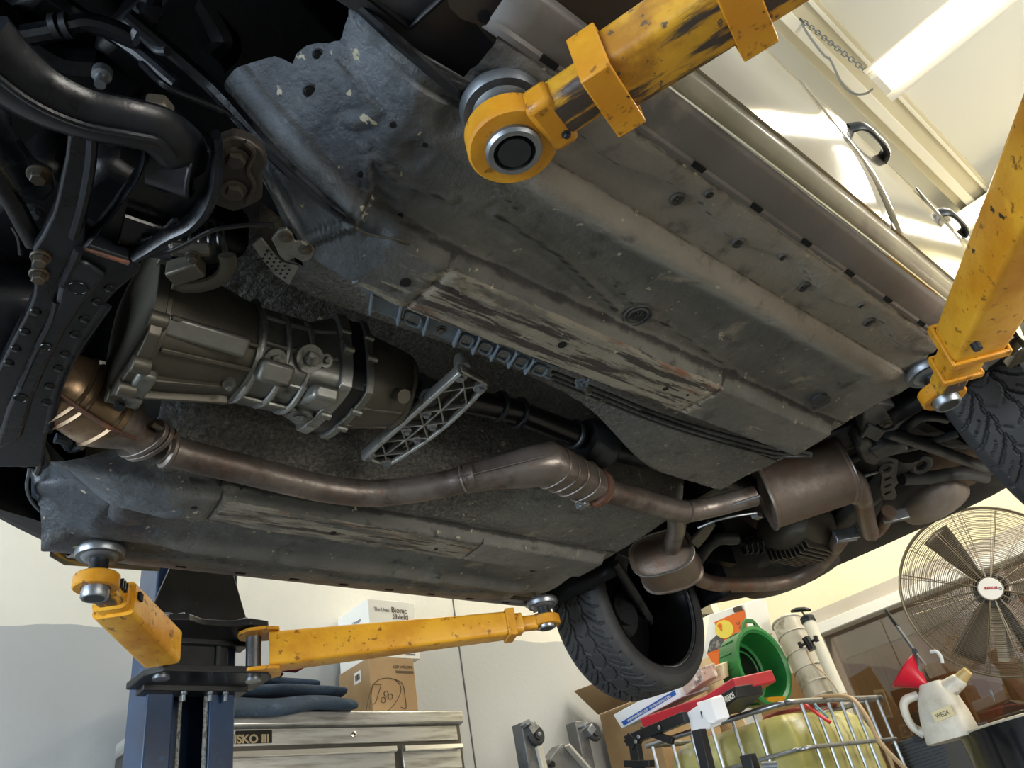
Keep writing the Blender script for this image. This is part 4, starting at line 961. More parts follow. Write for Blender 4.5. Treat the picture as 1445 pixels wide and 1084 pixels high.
# rear quarter panels with wheel arch
WY, WZ = 2.29, .865
for side in (1, -1):
    m = MB(); rings = []
    for k in range(0, 41):
        a = math.radians(-14 + 208 * k / 40); c, s = math.cos(a), math.sin(a)
        y, z = WY + .37 * c, WZ + .04 + .36 * s
        zo = min(1.40, max(z + .0, WZ + .04 + .60 * s)); yo = WY + .37 * c * 1.9
        yo = max(1.95, min(yo, 3.02)); 
        rings.append([V(CX + side * .79, y, z), V(CX + side * .838, y, z), V(CX + side * .848, WY + (y - WY) * 1.06, WZ + .04 + (z - WZ - .04) * 1.06), V(CX + side * .842, yo, max(zo, .92))])
    m.loft(rings, closed=False, cap=False); m.build('rear_fender', M['paint'], car, solid=.004, sharp=60)
    m = MB()
    def arch(i, j):
        a = math.radians(-10 + 200 * j); u = .50 + .33 * i; return V(CX + side * u, WY + (.352 - .02 * (1-i)) * math.cos(a), WZ + .04 + .35 * math.sin(a))
    m.grid(arch, 6, 30); m.build('wheel_arch_liner', M['black_bay'], car, solid=.004, sharp=80)
    m = MB(); m.box((CX + side * .47, 2.2, 1.10), (.03, .9, .30)); m.build('inner_arch', M['black_bay'], car)
    m = MB(); m.loft([[V(CX + side * .76, 1.86, .838), V(CX + side * .76, 1.95, .86), V(CX + side * .76, 1.97, .93)], [V(CX + side * .84, 1.86, .855), V(CX + side * .838, 1.94, .88), V(CX + side * .838, 1.96, .95)]], closed=False, cap=False); m.build('sill_end', M['paint_under'], car, solid=.003)
m = MB(); m.box(at(1412, 548, z=.895), (.05, .05, .01)); m.build('jacking_hole', M['hole'], car, bevel=.008)
# dark roof over the suspension bay
bx('rear_bulkhead', (CX - .55, 1.88, .90), (CX + .55, 1.90, 1.12), M['black_bay'])
# pale bulging silencer box behind the right wheel link
m = MB(); pc = at(1316, 704, z=.97); rings = []
for k in range(0, 13):
    t = k / 12; a = math.pi * t; c = pc + V(-.135 * math.cos(a) * 1.0, .03 * math.cos(a), 0); r = math.sin(a) ** .6
    rings.append([c + V(0, .10 * r * math.cos(b), .07 * r * math.sin(b)) for b in [2 * math.pi * q / 28 for q in range(28)]])
m.loft(rings, cap=False); m.build('spare_well_bulge', mat('pale_heat_shield', '#8b8077', .4, metal=.35, layers=[('#5d4a42', 7, .5, .68), ('#a39a92', 4, .5, .7)], bump=.1), car)
# fuel tank
m = MB(); pc = at(1110, 800, z=.985); rings = []
for k in range(0, 13):
    t = k / 12; a = math.pi * t; c = pc + V(-.24 * math.cos(a), 0, 0); r = math.sin(a) ** .5
    rings.append([c + V(0, .16 * r * math.cos(b), .085 * r * math.sin(b)) for b in [2 * math.pi * q / 28 for q in range(28)]])
m.loft(rings, cap=False); m.build('fuel_tank', mat('dull_tank_grey', '#4a4845', .5, layers=[('#383634', 8, .45, .65)], bump=.2), car)
# differential with ribbed cover
dz = .99
dc = at(1125, 745, z=dz)
m = MB(); rings = []
for t, r in ((-.13, .05), (-.11, .085), (-.03, .10), (.05, .10), (.12, .075), (.15, .03)):
    rings.append([dc + V(r * 1.25 * math.cos(b), t, r * math.sin(b)) for b in [2 * math.pi * q / 24 for q in range(24)]])
m.loft(rings); df = m.build('differential', M['alu_dark'], car, sharp=50)
for k in range(10):
    m = MB(); x = -.11 + k * .018; m.box(dc + V(x, .01, -.10 + abs(x) * .25), (.006, .20, .05), Matrix.Rotation(.0, 3, 'Z')); m.build('cooling_fin', M['alu_dark'], df, bevel=.002)
# rear cross members and links, dark satin steel
dk = mat('dark_grey_suspension_steel', '#414344', .46, metal=.2, layers=[('#505151', 8, .45, .65), ('#2e3032', 14, .55, .7), ('#5a4a3c', 26, .66, .74)], bump=.15, bscale=80)
M['susp'] = dk
def rod(name, pts, r, flat=None, sub=4, m_=dk, n=12, parent=car, up=None):
    m = MB(); m.tube([at(p[0], p[1], z=p[2]) for p in pts], r, n, sub, flat=flat, up=up); return m.build(name, m_, parent)
rod('cross_member', [(1000, 830, 1.00), (1060, 800, 1.0), (1130, 765, 1.0), (1185, 735, 1.0), (1235, 690, 1.0), (1280, 640, 1.0)], .045, (1.2, .8))
rod('cross_member', [(905, 700, .99), (985, 690, .99), (1090, 660, .99), (1180, 620, .99), (1260, 590, .99)], .05, (1.2, .8))
rod('half_shaft', [(1040, 760, .95), (1000, 770, .95), (950, 850, .90)], .022)
m = MB()
a0, a1 = at(1095, 762, z=.97), at(1050, 770, z=.97)
for k in range(7): m.torus(a0.lerp(a1, k / 6), a1 - a0, .04 - .002 * k, .006, 22, 6)
m.build('rubber_boot', M['blackband'], car)
lr = rod('lower_control_arm', [(1250, 609, .90), (1300, 626, .90), (1372, 653, .90), (1400, 662, .90)], .017, (.8, 1.3))
m = MB(); m.prism(tz([(1217, 612), (1219, 580), (1240, 570), (1262, 572), (1276, 590), (1262, 604), (1250, 610), (1238, 600), (1226, 614)], .885), (0, 0, .05)); mb_ = m.build('link_mount', dk, car, bevel=.004)
m = MB(); m.tube(tz([(1216, 616), (1225, 600), (1246, 608), (1262, 604), (1276, 588)], .88), .006, 8, 1); m.prism(tz([(1217, 614), (1228, 601), (1250, 609), (1238, 624)], .882), (0, 0, .03)); m.build('mount_lip', dk, mb_, bevel=.002)
m = MB(); m.hexbolt(at(1250, 596, z=.885), (0, 0, -1), .010, .012); m.build('bolt', M['bolt'], mb_)
rod('upper_link', [(1262, 618, .93), (1276, 606, .93), (1294, 592, .93), (1312, 588, .93), (1335, 592, .93)], .013)
rod('toe_link', [(1290, 620, .96), (1330, 624, .96), (1375, 630, .96)], .014)
rod('trailing_arm', [(1272, 676, .95), (1310, 674, .95), (1355, 668, .95), (1390, 674, .95)], .019, (1, 1.2))
rod('stabilizer_bar', [(1195, 652, .93), (1225, 640, .93), (1262, 636, .93), (1300, 628, .93), (1350, 612, .93)], .012)
m = MB(); m.prism(tz([(1207, 634), (1214, 622), (1228, 624), (1240, 634), (1256, 636), (1250, 648), (1236, 660), (1216, 654)], .91), (0, 0, .06)); m.build('knuckle', dk, car, bevel=.012)
m = MB(); m.prism(tz([(1226, 640), (1246, 630), (1280, 626), (1285, 636), (1262, 644), (1240, 650)], .90), (0, 0, .04)); m.build('hub_carrier', dk, car, bevel=.010)
m = MB(); m.prism(tz([(1238, 652), (1250, 645), (1268, 650), (1266, 668), (1260, 680), (1266, 700), (1262, 706), (1246, 706), (1242, 690), (1244, 672)], .91), (0, 0, .006)); sl = m.build('slotted_strap', mat('grey_strap', '#4c4d4c', .5, metal=.3, layers=[('#3a3a39', 12, .45, .65)]), car, bevel=.002)
for py in (676, 686, 696): m = MB(); m.box(at(1253, py, z=.909), (.022, .008, .003)); m.build('slot', M['hole'], sl)
m = MB(); m.torus(at(1250, 660, z=.905), (.2, -.3, -1), .018, .008, 22, 8); m.build('bushing', dk, sl)
m = MB(); m.torus(at(1298, 655, z=.98), (.3, -.3, -1), .03, .014, 22, 8); m.build('eye_bracket', dk, car)
m = MB(); m.cyl(at(1218, 672, z=.93), at(1240, 665, z=.93), .006, n=10); m.build('hanger_rod', M['steel'], car)
# left side links seen through the wheel
rod('lower_control_arm', [(866, 792, .93), (890, 830, .90), (915, 872, .86), (930, 896, .84)], .017, (1, 1.2))
rod('upper_link', [(884, 770, .98), (880, 805, .95), (884, 835, .93), (900, 860, .92)], .013)
m = MB(); m.prism(tz([(862, 796, .93), (872, 782, .93), (888, 788, .93), (886, 800, .93), (870, 806, .93)]), (0, 0, .04)); m.build('link_mount', dk, car, bevel=.004)
rod('trailing_arm', [(1000, 832, .95), (985, 850, .93), (968, 872, .90), (950, 885, .88)], .020, (1.5, .8))
m = MB(); m.lathe([(.010, -.02), (.035, -.015), (.042, .0), (.035, .03), (.02, .06)], at(932, 890, z=.85), (-.8, .1, .3), 20); m.box(at(930, 905, z=.83), (.05, .06, .04)); m.build('knuckle', dk, car, bevel=.008)
m = MB(); m.lathe([(.024, 0), (.03, .012), (.03, .03), (.02, .04)], at(955, 868, z=.87), (.3, -.5, -.8), 18); m.hexbolt(at(955, 869, z=.845), (.3, -.5, -.8), .008, .01); m.build('link_bushing', M['steel_dark'], car)
a0, a1 = at(960, 825, z=1.0), at(948, 880, z=.90)
m = MB(); m.cyl(a0, a1, .030, n=20); dm = m.build('damper', M['blackband'], car)
a2, a3 = at(918, 845, z=.99), at(930, 822, z=1.03)
for k in range(5): m = MB(); m.torus(a2.lerp(a3, k / 4), a3 - a2, .042, .008, 24, 8); m.build('bellows', M['blackband'], dm)
m = MB(); m.cyl(a0.lerp(a1, .15), a0.lerp(a1, .30), .0315, n=20); m.build('tag', mat('yellow_tag', '#b7a62a', .5), dm)
m = MB(); m.tube([at(x, y, z=z) for x, y, z in ((880, 800, .95), (884, 830, .93), (898, 860, .90), (905, 880, .88), (925, 900, .86))], .006, 8, 4); m.build('brake_line', M['blackband'], car)

# ------------------------------------------------------------------ wheels
def tyre_mesh(R=.315, Wd=.235, rim=.243):
    prof = [(rim - .004, -.100), (rim + .004, -.108), (rim + .030, -.1165), (R - .040, -.1175), (R - .020, -.113), (R - .008, -.104), (R - .002, -.092)]
    nt_ = 44
    tread = [(R + .003 * math.cos((k / nt_ - .5) * 2.2), -.088 + .176 * k / nt_) for k in range(nt_ + 1)]
    prof = prof + tread + [(r, -h) for r, h in prof[::-1]]
    N = 540; m = MB(); vs = []
    n0 = len(prof)
    for k in range(N):
        a = 2 * math.pi * k / N
        for (r, h) in prof:
            if abs(h) < .1035 and r > R - .012:
                g = 0
                s = abs(h); arc = a * R
                pit = 2 * math.pi * R / 34
                sg = 1 if h > 0 else -1
                if abs(s - .030 - .004 * math.sin(2 * math.pi * (arc + (.5 * pit if sg > 0 else 0)) / pit)) < .0036: g = 1
                sw = arc + .115 * max(0, 1 - s / .1) ** 1.7 + (.5 * pit if sg > 0 else 0)
                ph = (sw % pit) / pit
                if s > .031 and abs(ph - .5) < .075: g = 1
                if .052 < s < .088 and abs(ph - .02) < .045: g = max(g, .8)
                if s < .024 and abs(((arc + s * .9) % pit) / pit - .5) < .05 and s > .008: g = max(g, .6)
                r = r - .007 * g
            vs.append(V(h, r * math.cos(a), r * math.sin(a)))
    fs = []
    for k in range(N):
        k2 = (k + 1) % N
        for i in range(n0 - 1): fs.append((k*n0 + i, k*n0 + i + 1, k2*n0 + i + 1, k2*n0 + i))
    m.add(vs, fs); return m
def make_wheel(c, camber, toe, flip=1):
    w = thing('rear_wheel', '', '', M=Matrix.Translation(c) @ Matrix.Rotation(camber, 4, 'Y') @ Matrix.Rotation(toe, 4, 'Z'))
    del w['label']; del w['category']; return w
def wheel(c, camber, toe, side):
    Wm = Matrix.Translation(c) @ Matrix.Rotation(toe, 4, 'Z') @ Matrix.Rotation(camber, 4, 'Y')
    def xf(mb):
        mb.v = [Wm @ p for p in mb.v]; return mb
    t = tyre_mesh(); o = xf(t).build('rear_tyre', M['rubber'], car, sharp=40)
    m = MB(); inn = -side
    # barrel open to the inside; the disc sits near the outer face
    m.lathe([(.247, .113 * inn), (.249, .104 * inn), (.243, .098 * inn), (.236, .085 * inn), (.232, .02 * inn), (.232, -.06 * inn), (.243, -.10 * inn), (.248, -.108 * inn), (.238, -.110 * inn), (.205, -.085 * inn), (.16, -.075 * inn), (.08, -.070 * inn), (.0, -.070 * inn)], (0, 0, 0), (1, 0, 0), 64, cap=False)
    r = xf(m).build('rim', M['rim'], o, sharp=50, fix=False)
    m = MB(); m.torus((.106 * inn, 0, 0), (1, 0, 0), .2455, .0028, 72, 6); xf(m).build('rim_edge', M['steel'], r)
    m = MB(); m.lathe([(.10, -.055 * inn), (.10, -.045 * inn), (.06, -.045 * inn), (.06, -.02 * inn), (.0, -.02 * inn)], (0, 0, 0), (1, 0, 0), 48); xf(m).build('brake_disc', M['steel_dark'], r)
    for k in range(5):
        a = k * 1.2566; m = MB(); m.bar(V(-.078 * inn, .05 * math.cos(a), .05 * math.sin(a)), V(-.082 * inn, .215 * math.cos(a), .215 * math.sin(a)), .05, .02, (1, 0, 0)); xf(m).build('spoke', M['rim'], r, bevel=.006)
    return o
wheel((-1.79, WY, .855), .05, .03, -1)
wheel((-.325, WY, .855), -.05, -.03, 1)
# ------------------------------------------------------------------ two-post lift
def lift_column(side, label):
    """side -1: the column by the left wall, +1: its partner right of the photographer"""
    cx = -2.39 if side < 0 else .46
    yc = .888
    t = thing('lift_tower', label, 'lift column', (cx, yc, FLOOR), group=None)
    s = -side                                            # towards the car
    hw, dp, th = .126, .16, .008
    m = MB()
    P = [(-dp/2, -hw), (dp/2, -hw), (dp/2, -hw + .075), (dp/2 - .03, -hw + .075), (dp/2 - .03, -hw + .012), (-dp/2 + .010, -hw + .012), (-dp/2 + .010, hw - .012), (dp/2 - .03, hw - .012), (dp/2 - .03, hw - .075), (dp/2, hw - .075), (dp/2, hw), (-dp/2, hw)]
    m.prism([V(cx + s * a, yc + b, FLOOR + .02) for a, b in P], (0, 0, 3.5)); m.build('post', M['column'], t, bevel=.006)
    m = MB(); m.box((cx, yc, FLOOR + .01), (.45, .45, .02)); m.build('base_plate', M['column'], t)
    fx_ = cx + s * (dp / 2 + .005)
    m = MB(); m.box((fx_ - s * .02, yc, .94), (.06, .19, .52)); ca_ = m.build('carriage', M['black_paint'], t, bevel=.004)
    m = MB(); m.prism([V(fx_ + s * .008, yc + b, z) for b, z in ((-.075, 1.12), (.075, 1.12), (.145, .90), (.145, .83), (-.145, .83), (-.145, .90))], (s * .012, 0, 0)); m.build('gusset_plate', M['black_paint'], ca_, bevel=.003)
    for z, o in ((.822, 'upper_plate'), (.688, 'lower_plate')):
        m = MB(); P = [(-.02, -.17), (.10, -.17), (.16, -.14), (.17, -.09), (.14, -.04), (.14, .04), (.17, .09), (.16, .15), (.10, .18), (-.02, .18)]
        if o == 'lower_plate': P = [(-.02, -.18), (.10, -.175), (.15, -.14), (.155, .15), (.11, .185), (-.02, .18)]
        m.prism([V(fx_ + s * a, yc + b, z) for a, b in P], (0, 0, .020)); pl = m.build(o, M['black_paint'], ca_, bevel=.003)
        m = MB(); m.box((fx_ + s * .0, yc, z + .01), (.06, .30, .05)); m.build('plate_web', M['black_paint'], pl, bevel=.003)
    for b in (-.13, .13):
        m = MB(); m.lathe([(.022, -.008), (.022, .15), (.027, .152), (.027, .165), (.02, .17)], (fx_ + s * .105, yc + b * 1.0, .688), (0, 0, 1), 22); m.build('pivot_pin', M['steel'], ca_)
    for b in (-.03, .045):
        m = MB(); m.tube([V(fx_ - s * .02, yc + b, FLOOR + .05), V(fx_ - s * .02, yc + b, .70)], .0065, 8); m.build('lift_cable', M['rope'], t)
    for b in (-.035, .04, .085):
        m = MB(); m.lathe([(.009, 0), (.009, .02), (.006, .024), (.006, .04)], (fx_ + s * .02, yc + b, .688), (0, 0, -1), 12); m.build('cable_end', M['steel'], ca_)
    m = MB(); m.bar(V(fx_ + s * .06, yc - .12, .858), V(fx_ + s * .09, yc - .07, .866), .018, .018); m.build('lock_pin', M['steel'], ca_, bevel=.003)
    m = MB(); m.bar(V(fx_ + s * .06, yc + .08, .858), V(fx_ + s * .09, yc + .12, .866), .018, .018); m.build('lock_pin', M['steel'], ca_, bevel=.003)
    for b in (-.06, .06):
        m = MB(); m.box((fx_ + s * .018, yc + b, .775), (.006, .012, .10)); m.build('slide_strip', M['steel_dark'], ca_)
    return t
lift_column(-1, 'tall blue lift column with black carriage and white cables beside the left wall')
lift_column(1, 'second lift column standing just outside the picture right of the camera')

def boxring(c, d, w, h, up=(0, 0, 1), t=.007, ln=.03, R=None):
    """short open collar of square tube; returns MB"""
    m = MB(); F = frame(d, up); 
    for a, b, ww, hh in ((0, h/2, w, t), (0, -h/2, w, t), (w/2, 0, t, h + t), (-w/2, 0, t, h + t)):
        m.box(Vector(c) + F @ V(0, a, b), (ln, ww, hh), F)
    return m
def sqtube(p0, p1, w0, h0, w1=None, h1=None, t=.006, up=(0, 0, 1)):
    p0, p1 = Vector(p0), Vector(p1); F = frame(p1 - p0, up); w1 = w1 or w0; h1 = h1 or h0
    def sec(p, w, h, k=.012):
        P = []
        for sx, sy in ((-1, -1), (1, -1), (1, 1), (-1, 1)):
            cx_, cy_ = sx * (w/2 - k), sy * (h/2 - k)
            a0 = math.atan2(sy, sx) - math.pi / 4
            for q in range(4):
                a = a0 + q * math.pi / 6; P.append(p + F @ V(0, cx_ + k * math.cos(a), cy_ + k * math.sin(a)))
        return P
    m = MB(); m.loft([sec(p0, w0 - 2*t, h0 - 2*t, .008), sec(p0, w0, h0), sec(p1, w1, h1), sec(p1, w1 - 2*t, h1 - 2*t, .008), sec(p1 + (p0 - p1).normalized() * .05, w1 - 2*t, h1 - 2*t, .008)], cap=True)
    return m
def pad(parent, c, ztop=.8285, zr=.775, cup=.733, r=.052, k=1.0):
    cx_, cy_ = c
    m = MB(); m.lathe([(.020, cup + .0 - zr), (.020, .0), (.020, ztop - .025 - zr), (.030, ztop - .022 - zr)], (cx_, cy_, zr), (0, 0, 1), 28); st_ = m.build('threaded_stem', M['steel_dark'], parent)
    m = MB(); m.lathe([(.028, -.028), (r * .62, -.026), (r * .74, -.020), (r * .93, -.020), (r * 1.0, -.012), (r * 1.0, -.006), (r * .93, -.004)], (cx_, cy_, ztop), (0, 0, 1), 48); d = m.build('lift_pad', M['steel'], parent)
    m = MB(); m.lathe([(r * .93, -.006), (r * .95, 0), (r * .3, 0)], (cx_, cy_, ztop), (0, 0, 1), 40); m.build('rubber_face', M['rubber'], d)
    m = MB(); m.lathe([(.026 * k, .012), (.0285 * k, .004), (.0285 * k, -.030), (.026 * k, -.034), (.021 * k, -.034), (.0205 * k, -.0), (.0, .0)], (cx_, cy_, cup + .034), (0, 0, 1), 36, cap=False); s2 = m.build('sleeve', M['steel'], parent)
    m = MB(); m.torus((cx_, cy_, cup + .030), (0, 0, 1), .0285 * k, .0018, 36, 6); m.build('snap_ring', M['blackband'], s2)
    return st_
def lift_arm(label, ring, piv, stages, zr=.775, hr=.030, rr=.047, mt='yellow'):
    rc = V(ring[0], ring[1], zr - hr / 2)
    d = (Vector(piv) - rc); dl = d.length; dn = d.normalized()
    t = thing('yellow_swing_arm', label, 'lift arm', M=Matrix.Translation(rc) @ frame(dn).to_4x4())
    m = MB(); m.lathe([(rr - .003, -hr/2), (rr, -hr/2 + .003), (rr, hr/2 - .003), (rr - .003, hr/2), (.030, hr/2), (.030, -hr/2), (rr - .003, -hr/2)], rc, (0, 0, 1), 40, cap=False)
    m.build('adapter_ring', M[mt], t)
    for k, (a, b, w0, h0, w1, h1, mm) in enumerate(stages):
        p0, p1 = rc + dn * a, rc + dn * b
        tb_ = sqtube(p0, p1, w0, h0, w1, h1).build(('inner_tube', 'middle_tube', 'outer_tube')[k + 3 - len(stages)] if len(stages) > 1 else 'outer_tube', M[mm], t)
    return t, rc, dn
# A: front right, close overhead
t, rc, dn = lift_arm('yellow lift arm at the top, its round steel pad under the near sill front', (-.374, .490), (.21, .665, .752),
    [(.045, .20, .060, .046, .060, .046, 'yellow_worn'), (.112, .62, .080, .062, .086, .068, 'yellow_worn')], rr=.055, hr=.034)
pad(t, (-.374, .490), cup=.732, r=.054, k=1.22)
F = frame(dn)
m = MB(); m.box(rc + dn * .055 + F @ V(0, 0, -.004), (.035, .075, .040), F); m.build('welded_gusset', M['yellow'], t, bevel=.008)
for a, ln, dw in ((.130, .036, .002), (.287, .040, .004)):
    boxring(rc + dn * a + F @ V(0, 0, -.006), dn, .088 + dw, .074 + dw, t=.005, ln=ln).build('collar', M['yellow'], t, bevel=.002)
m = MB(); m.hexbolt(rc + dn * .062 + F @ V(0, .018, -.024), (0, 0, -1), .004, .006); m.build('set_screw', M['steel_dark'], t)
# B: rear right, crossing the picture's right edge
t, rc, dn = lift_arm('yellow lift arm at the right edge, its pad beside the near rear tyre', (-.372, 1.738), (.14, 1.045, .735),
    [(.045, .20, .060, .048, .060, .048, 'yellow_worn'), (.12, .30, .074, .060, .076, .062, 'yellow'), (.20, .85, .100, .085, .125, .110, 'yellow')], mt='yellow')
pad(t, (-.372, 1.738), cup=.728)
F = frame(dn)
boxring(rc + dn * .215, dn, .106, .092, t=.008, ln=.022).build('collar', M['yellow'], t, bevel=.003)
boxring(rc + dn * .115, dn, .076, .062, t=.007, ln=.018).build('collar', M['yellow'], t, bevel=.003)
m = MB(); p = rc + dn * .285 + F @ V(0, -.030, -.040); m.cyl(p, p + F @ V(0, -.0, -.018), .0085, n=18); m.build('stop_bolt', M['steel_dark'], t)
# C: front left, three nested tubes
t, rc, dn = lift_arm('short yellow lift arm of nested square tubes left of the blue column', (-1.765, .455), (-2.18, .765, .742),
    [(.04, .20, .058, .048, .058, .048, 'yellow_worn'), (.085, .30, .074, .064, .074, .064, 'yellow'), (.11, .47, .090, .080, .094, .092, 'yellow')], zr=.765)
pad(t, (-1.765, .455), zr=.765, cup=.712)
F = frame(dn); 
m = MB(); m.box(rc + dn * .135 + F @ V(0, -.048, .01), (.022, .006, .018), F); m.build('lock_slot', M['hole'], t)
for k in range(4): 
    m = MB(); m.box(rc + dn * (.055 + k * .014) + F @ V(0, -.030, .014), (.006, .014, .022), F); m.build('stop_tooth', M['steel_dark'], t, bevel=.001)
# D: rear left, long tapered arm
t, rc, dn = lift_arm('long yellow lift arm from the blue column to the far rear tyre', (-1.765, 1.812), (-2.20, .99, .755),
    [(.035, .16, .046, .044, .046, .044, 'yellow'), (.085, .30, .062, .062, .062, .062, 'yellow'), (.115, .86, .076, .074, .090, .100, 'yellow')], zr=.772)
pad(t, (-1.765, 1.812), zr=.772, cup=.733)
boxring(rc + dn * .125, dn, .082, .080, t=.006, ln=.03).build('collar', M['yellow'], t, bevel=.003)
F = frame(dn)
for sg in (1, -1):
    m = MB(); m.tube([rc + dn * a + F @ V(0, -.0385 - .0065 * (a - .12) / .74, sg * b) for a, b in ((.16, .026), (.5, .033), (.82, .038))], .0028, 6); m.build('weld_seam', M['yellow'], t)
m = MB(); P = [(.0, -.04), (.03, -.055), (.085, -.055), (.115, -.03), (.12, 0), (.115, .03), (.085, .055), (.03, .055), (0, .04)]
for zz, nm in ((.052, 'pivot_ear'), (-.062, 'pivot_ear')):
    m = MB(); m.prism([rc + dn * (.83 + a) + F @ V(0, b, zz) for a, b in P], (0, 0, .010)); m.build(nm, M['yellow'], t, bevel=.002)
# ------------------------------------------------------------------ ceiling, far wall with office window, lights
# far wall round the window opening
wx0, wx1, wz0, wz1 = -2.62, 3.6, .05, 1.20
def wall_piece(name, lo, hi, m):
    mb = MB(); lo, hi = Vector(lo), Vector(hi); mb.box((lo+hi)/2, hi-lo); return struct(mb.build(name, m, smooth=False))
def wall_far_mat():
    m = mat('far_wall_paint', '#e3dab9', .6, layers=[('#dcd3b2', 2, .4, .7)], bump=.12, bscale=45)
    return m
M['wallfar'] = wall_far_mat(); M['wallband'] = mat('grey_beige_wall_band', '#b9b2a4', .6, layers=[('#b0a99c', 2, .4, .7)], bump=.12, bscale=45)
YF2 = YF + .2
m = MB(); 
for lo, hi in (((XL - .2, YF, 1.36), (XR + .2, YF2, ZC)),): lo, hi = Vector(lo), Vector(hi); m.box((lo+hi)/2, hi-lo)
struct(m.build('wall_far', M['wallfar'], smooth=False))
m = MB()
for lo, hi in (((XL - .2, YF, wz1), (XR + .2, YF2, 1.36)), ((XL - .2, YF, FLOOR), (wx0, YF2, wz1)), ((wx1, YF, FLOOR), (XR + .2, YF2, wz1)), ((wx0, YF, FLOOR), (wx1, YF2, wz0))): lo, hi = Vector(lo), Vector(hi); m.box((lo+hi)/2, hi-lo)
struct(m.build('wall_far', M['wallband'], smooth=False))
m = MB(); m.box((XR + .1, 3.7, (ZC + FLOOR)/2), (.2, 3.4, ZC - FLOOR)); m.box((XR + .1, -2.9, (ZC + FLOOR)/2), (.2, 3.4, ZC - FLOOR)); m.box((XR + .1, .4, 2.4), (.2, 3.4, 1.6)); struct(m.build('wall_right', M['wallw'], smooth=False))
m = MB(); m.box(((XL+XR)/2, YB - .1, 2.6), (XR-XL+.4, .2, 1.2)); struct(m.build('wall_near', M['wallw'], smooth=False))
m = MB(); m.box(((wx0 + wx1)/2, YF - .012, wz1 + .035), (wx1 - wx0 + .1, .03, .07)); m.box((wx0 - .03, YF - .012, (wz0+wz1)/2), (.06, .03, wz1 - wz0)); struct(m.build('window_1', M['wallw'], bevel=.004))
gl = bpy.data.materials.new('window_glass'); gl.use_nodes = True; nt = gl.node_tree; N = nt.nodes; L = nt.links
N.remove(N['Principled BSDF']); tb_ = N.new('ShaderNodeBsdfTransparent'); tb_.inputs[0].default_value = (.82, .80, .78, 1); gb_ = N.new('ShaderNodeBsdfGlossy'); gb_.inputs['Roughness'].default_value = .01
fr = N.new('ShaderNodeFresnel'); fr.inputs[0].default_value = 1.5; ms = N.new('ShaderNodeMixShader'); ad = N.new('ShaderNodeMath'); ad.operation = 'MULTIPLY_ADD'; ad.inputs[1].default_value = 1.6; ad.inputs[2].default_value = .05; ad.use_clamp = True
L.new(fr.outputs[0], ad.inputs[0]); L.new(ad.outputs[0], ms.inputs[0]); L.new(tb_.outputs[0], ms.inputs[1]); L.new(gb_.outputs[0], ms.inputs[2]); L.new(ms.outputs[0], N['Material Output'].inputs[0])
m = MB(); m.box(((wx0+wx1)/2, YF + .10, (wz0+wz1)/2), (wx1 - wx0, .006, wz1 - wz0)); g = m.build('window_pane', gl, smooth=False); struct(g)
# office behind the glass: brown board walls, furniture, pictures
wood = mat('brown_wood_panelling', '#6b4a33', .5, layers=[('#553a28', 5, .45, .65, (6, 6, .3)), ('#7d5a40', 14, .55, .7, (8, 8, .25))], bump=.05)
m = MB(); m.box((.3, YF + 1.9, .9), (7.8, .1, 3.4)); m.box((XL - .1, YF + 1.0, .9), (.1, 1.8, 3.4)); struct(m.build('wall_office', wood, smooth=False))
m = MB(); m.box((.3, YF + 1.0, FLOOR - .03), (7.8, 1.9, .06)); struct(m.build('floor', M['concrete'], smooth=False))
m = MB(); m.box((.3, YF + 1.0, 2.4), (7.8, 1.9, .06)); struct(m.build('ceiling', mat('office_ceiling', '#8d857c', .7), smooth=False))
area('office_fill_lamp', (-1.2, YF + .9, 2.3), (-1.2, YF + 1.2, 0), 1.6, .4, 60, (1, .86, .68))  # added lamp, standing in for tube reflections in the window glass
m = MB(); m.box((.3, YF + 1.84, 1.75), (7.4, .02, .8)); struct(m.build('trim_1', mat('grey_board', '#6d625b', .5), smooth=False))
def flat_pic(pts, y, label, grp):
    P = [at(a, b, y=y) for a, b in pts]; c = (P[0] + P[2]) / 2
    t = thing('picture_frame', label, 'picture', c, group=grp)
    m = MB(); m.prism(P, (0, .012, 0)); m.build('frame', mat('cream_frame', '#a59b86', .5), t, bevel=.002)
    m = MB(); m.prism([c + (p - c) * .80 + V(0, -.002, 0) for p in P], (0, .002, 0)); pr = m.build('print', mat('faded_print', '#7b6a5c', .5, layers=[('#5a4a42', 14, .45, .6), ('#8d8272', 25, .5, .65)]), t)
    m = MB(); m.torus(c + V(0, -.003, 0), (0, 1, 0), (P[1] - P[0]).length * .30, .004, 28, 6, sx=.8); m.build('medallion', mat('dark_ink', '#4a3d38', .6), pr)
yp_ = YF + 1.84
flat_pic([(1232, 974), (1246, 973), (1260, 1013), (1246, 1014)], yp_, 'tall framed print on the brown panelling behind the office window', 'pictures')
flat_pic([(1268, 1023), (1283, 1022), (1288, 1040), (1273, 1042)], yp_, 'small framed print low on the panelling, right of the taller one', 'pictures')
bpy.data.objects['picture_frame'].pop('group', None)
for o in list(bpy.data.objects):
    if o.name.startswith('picture_frame'): 
        if 'group' in o: del o['group']
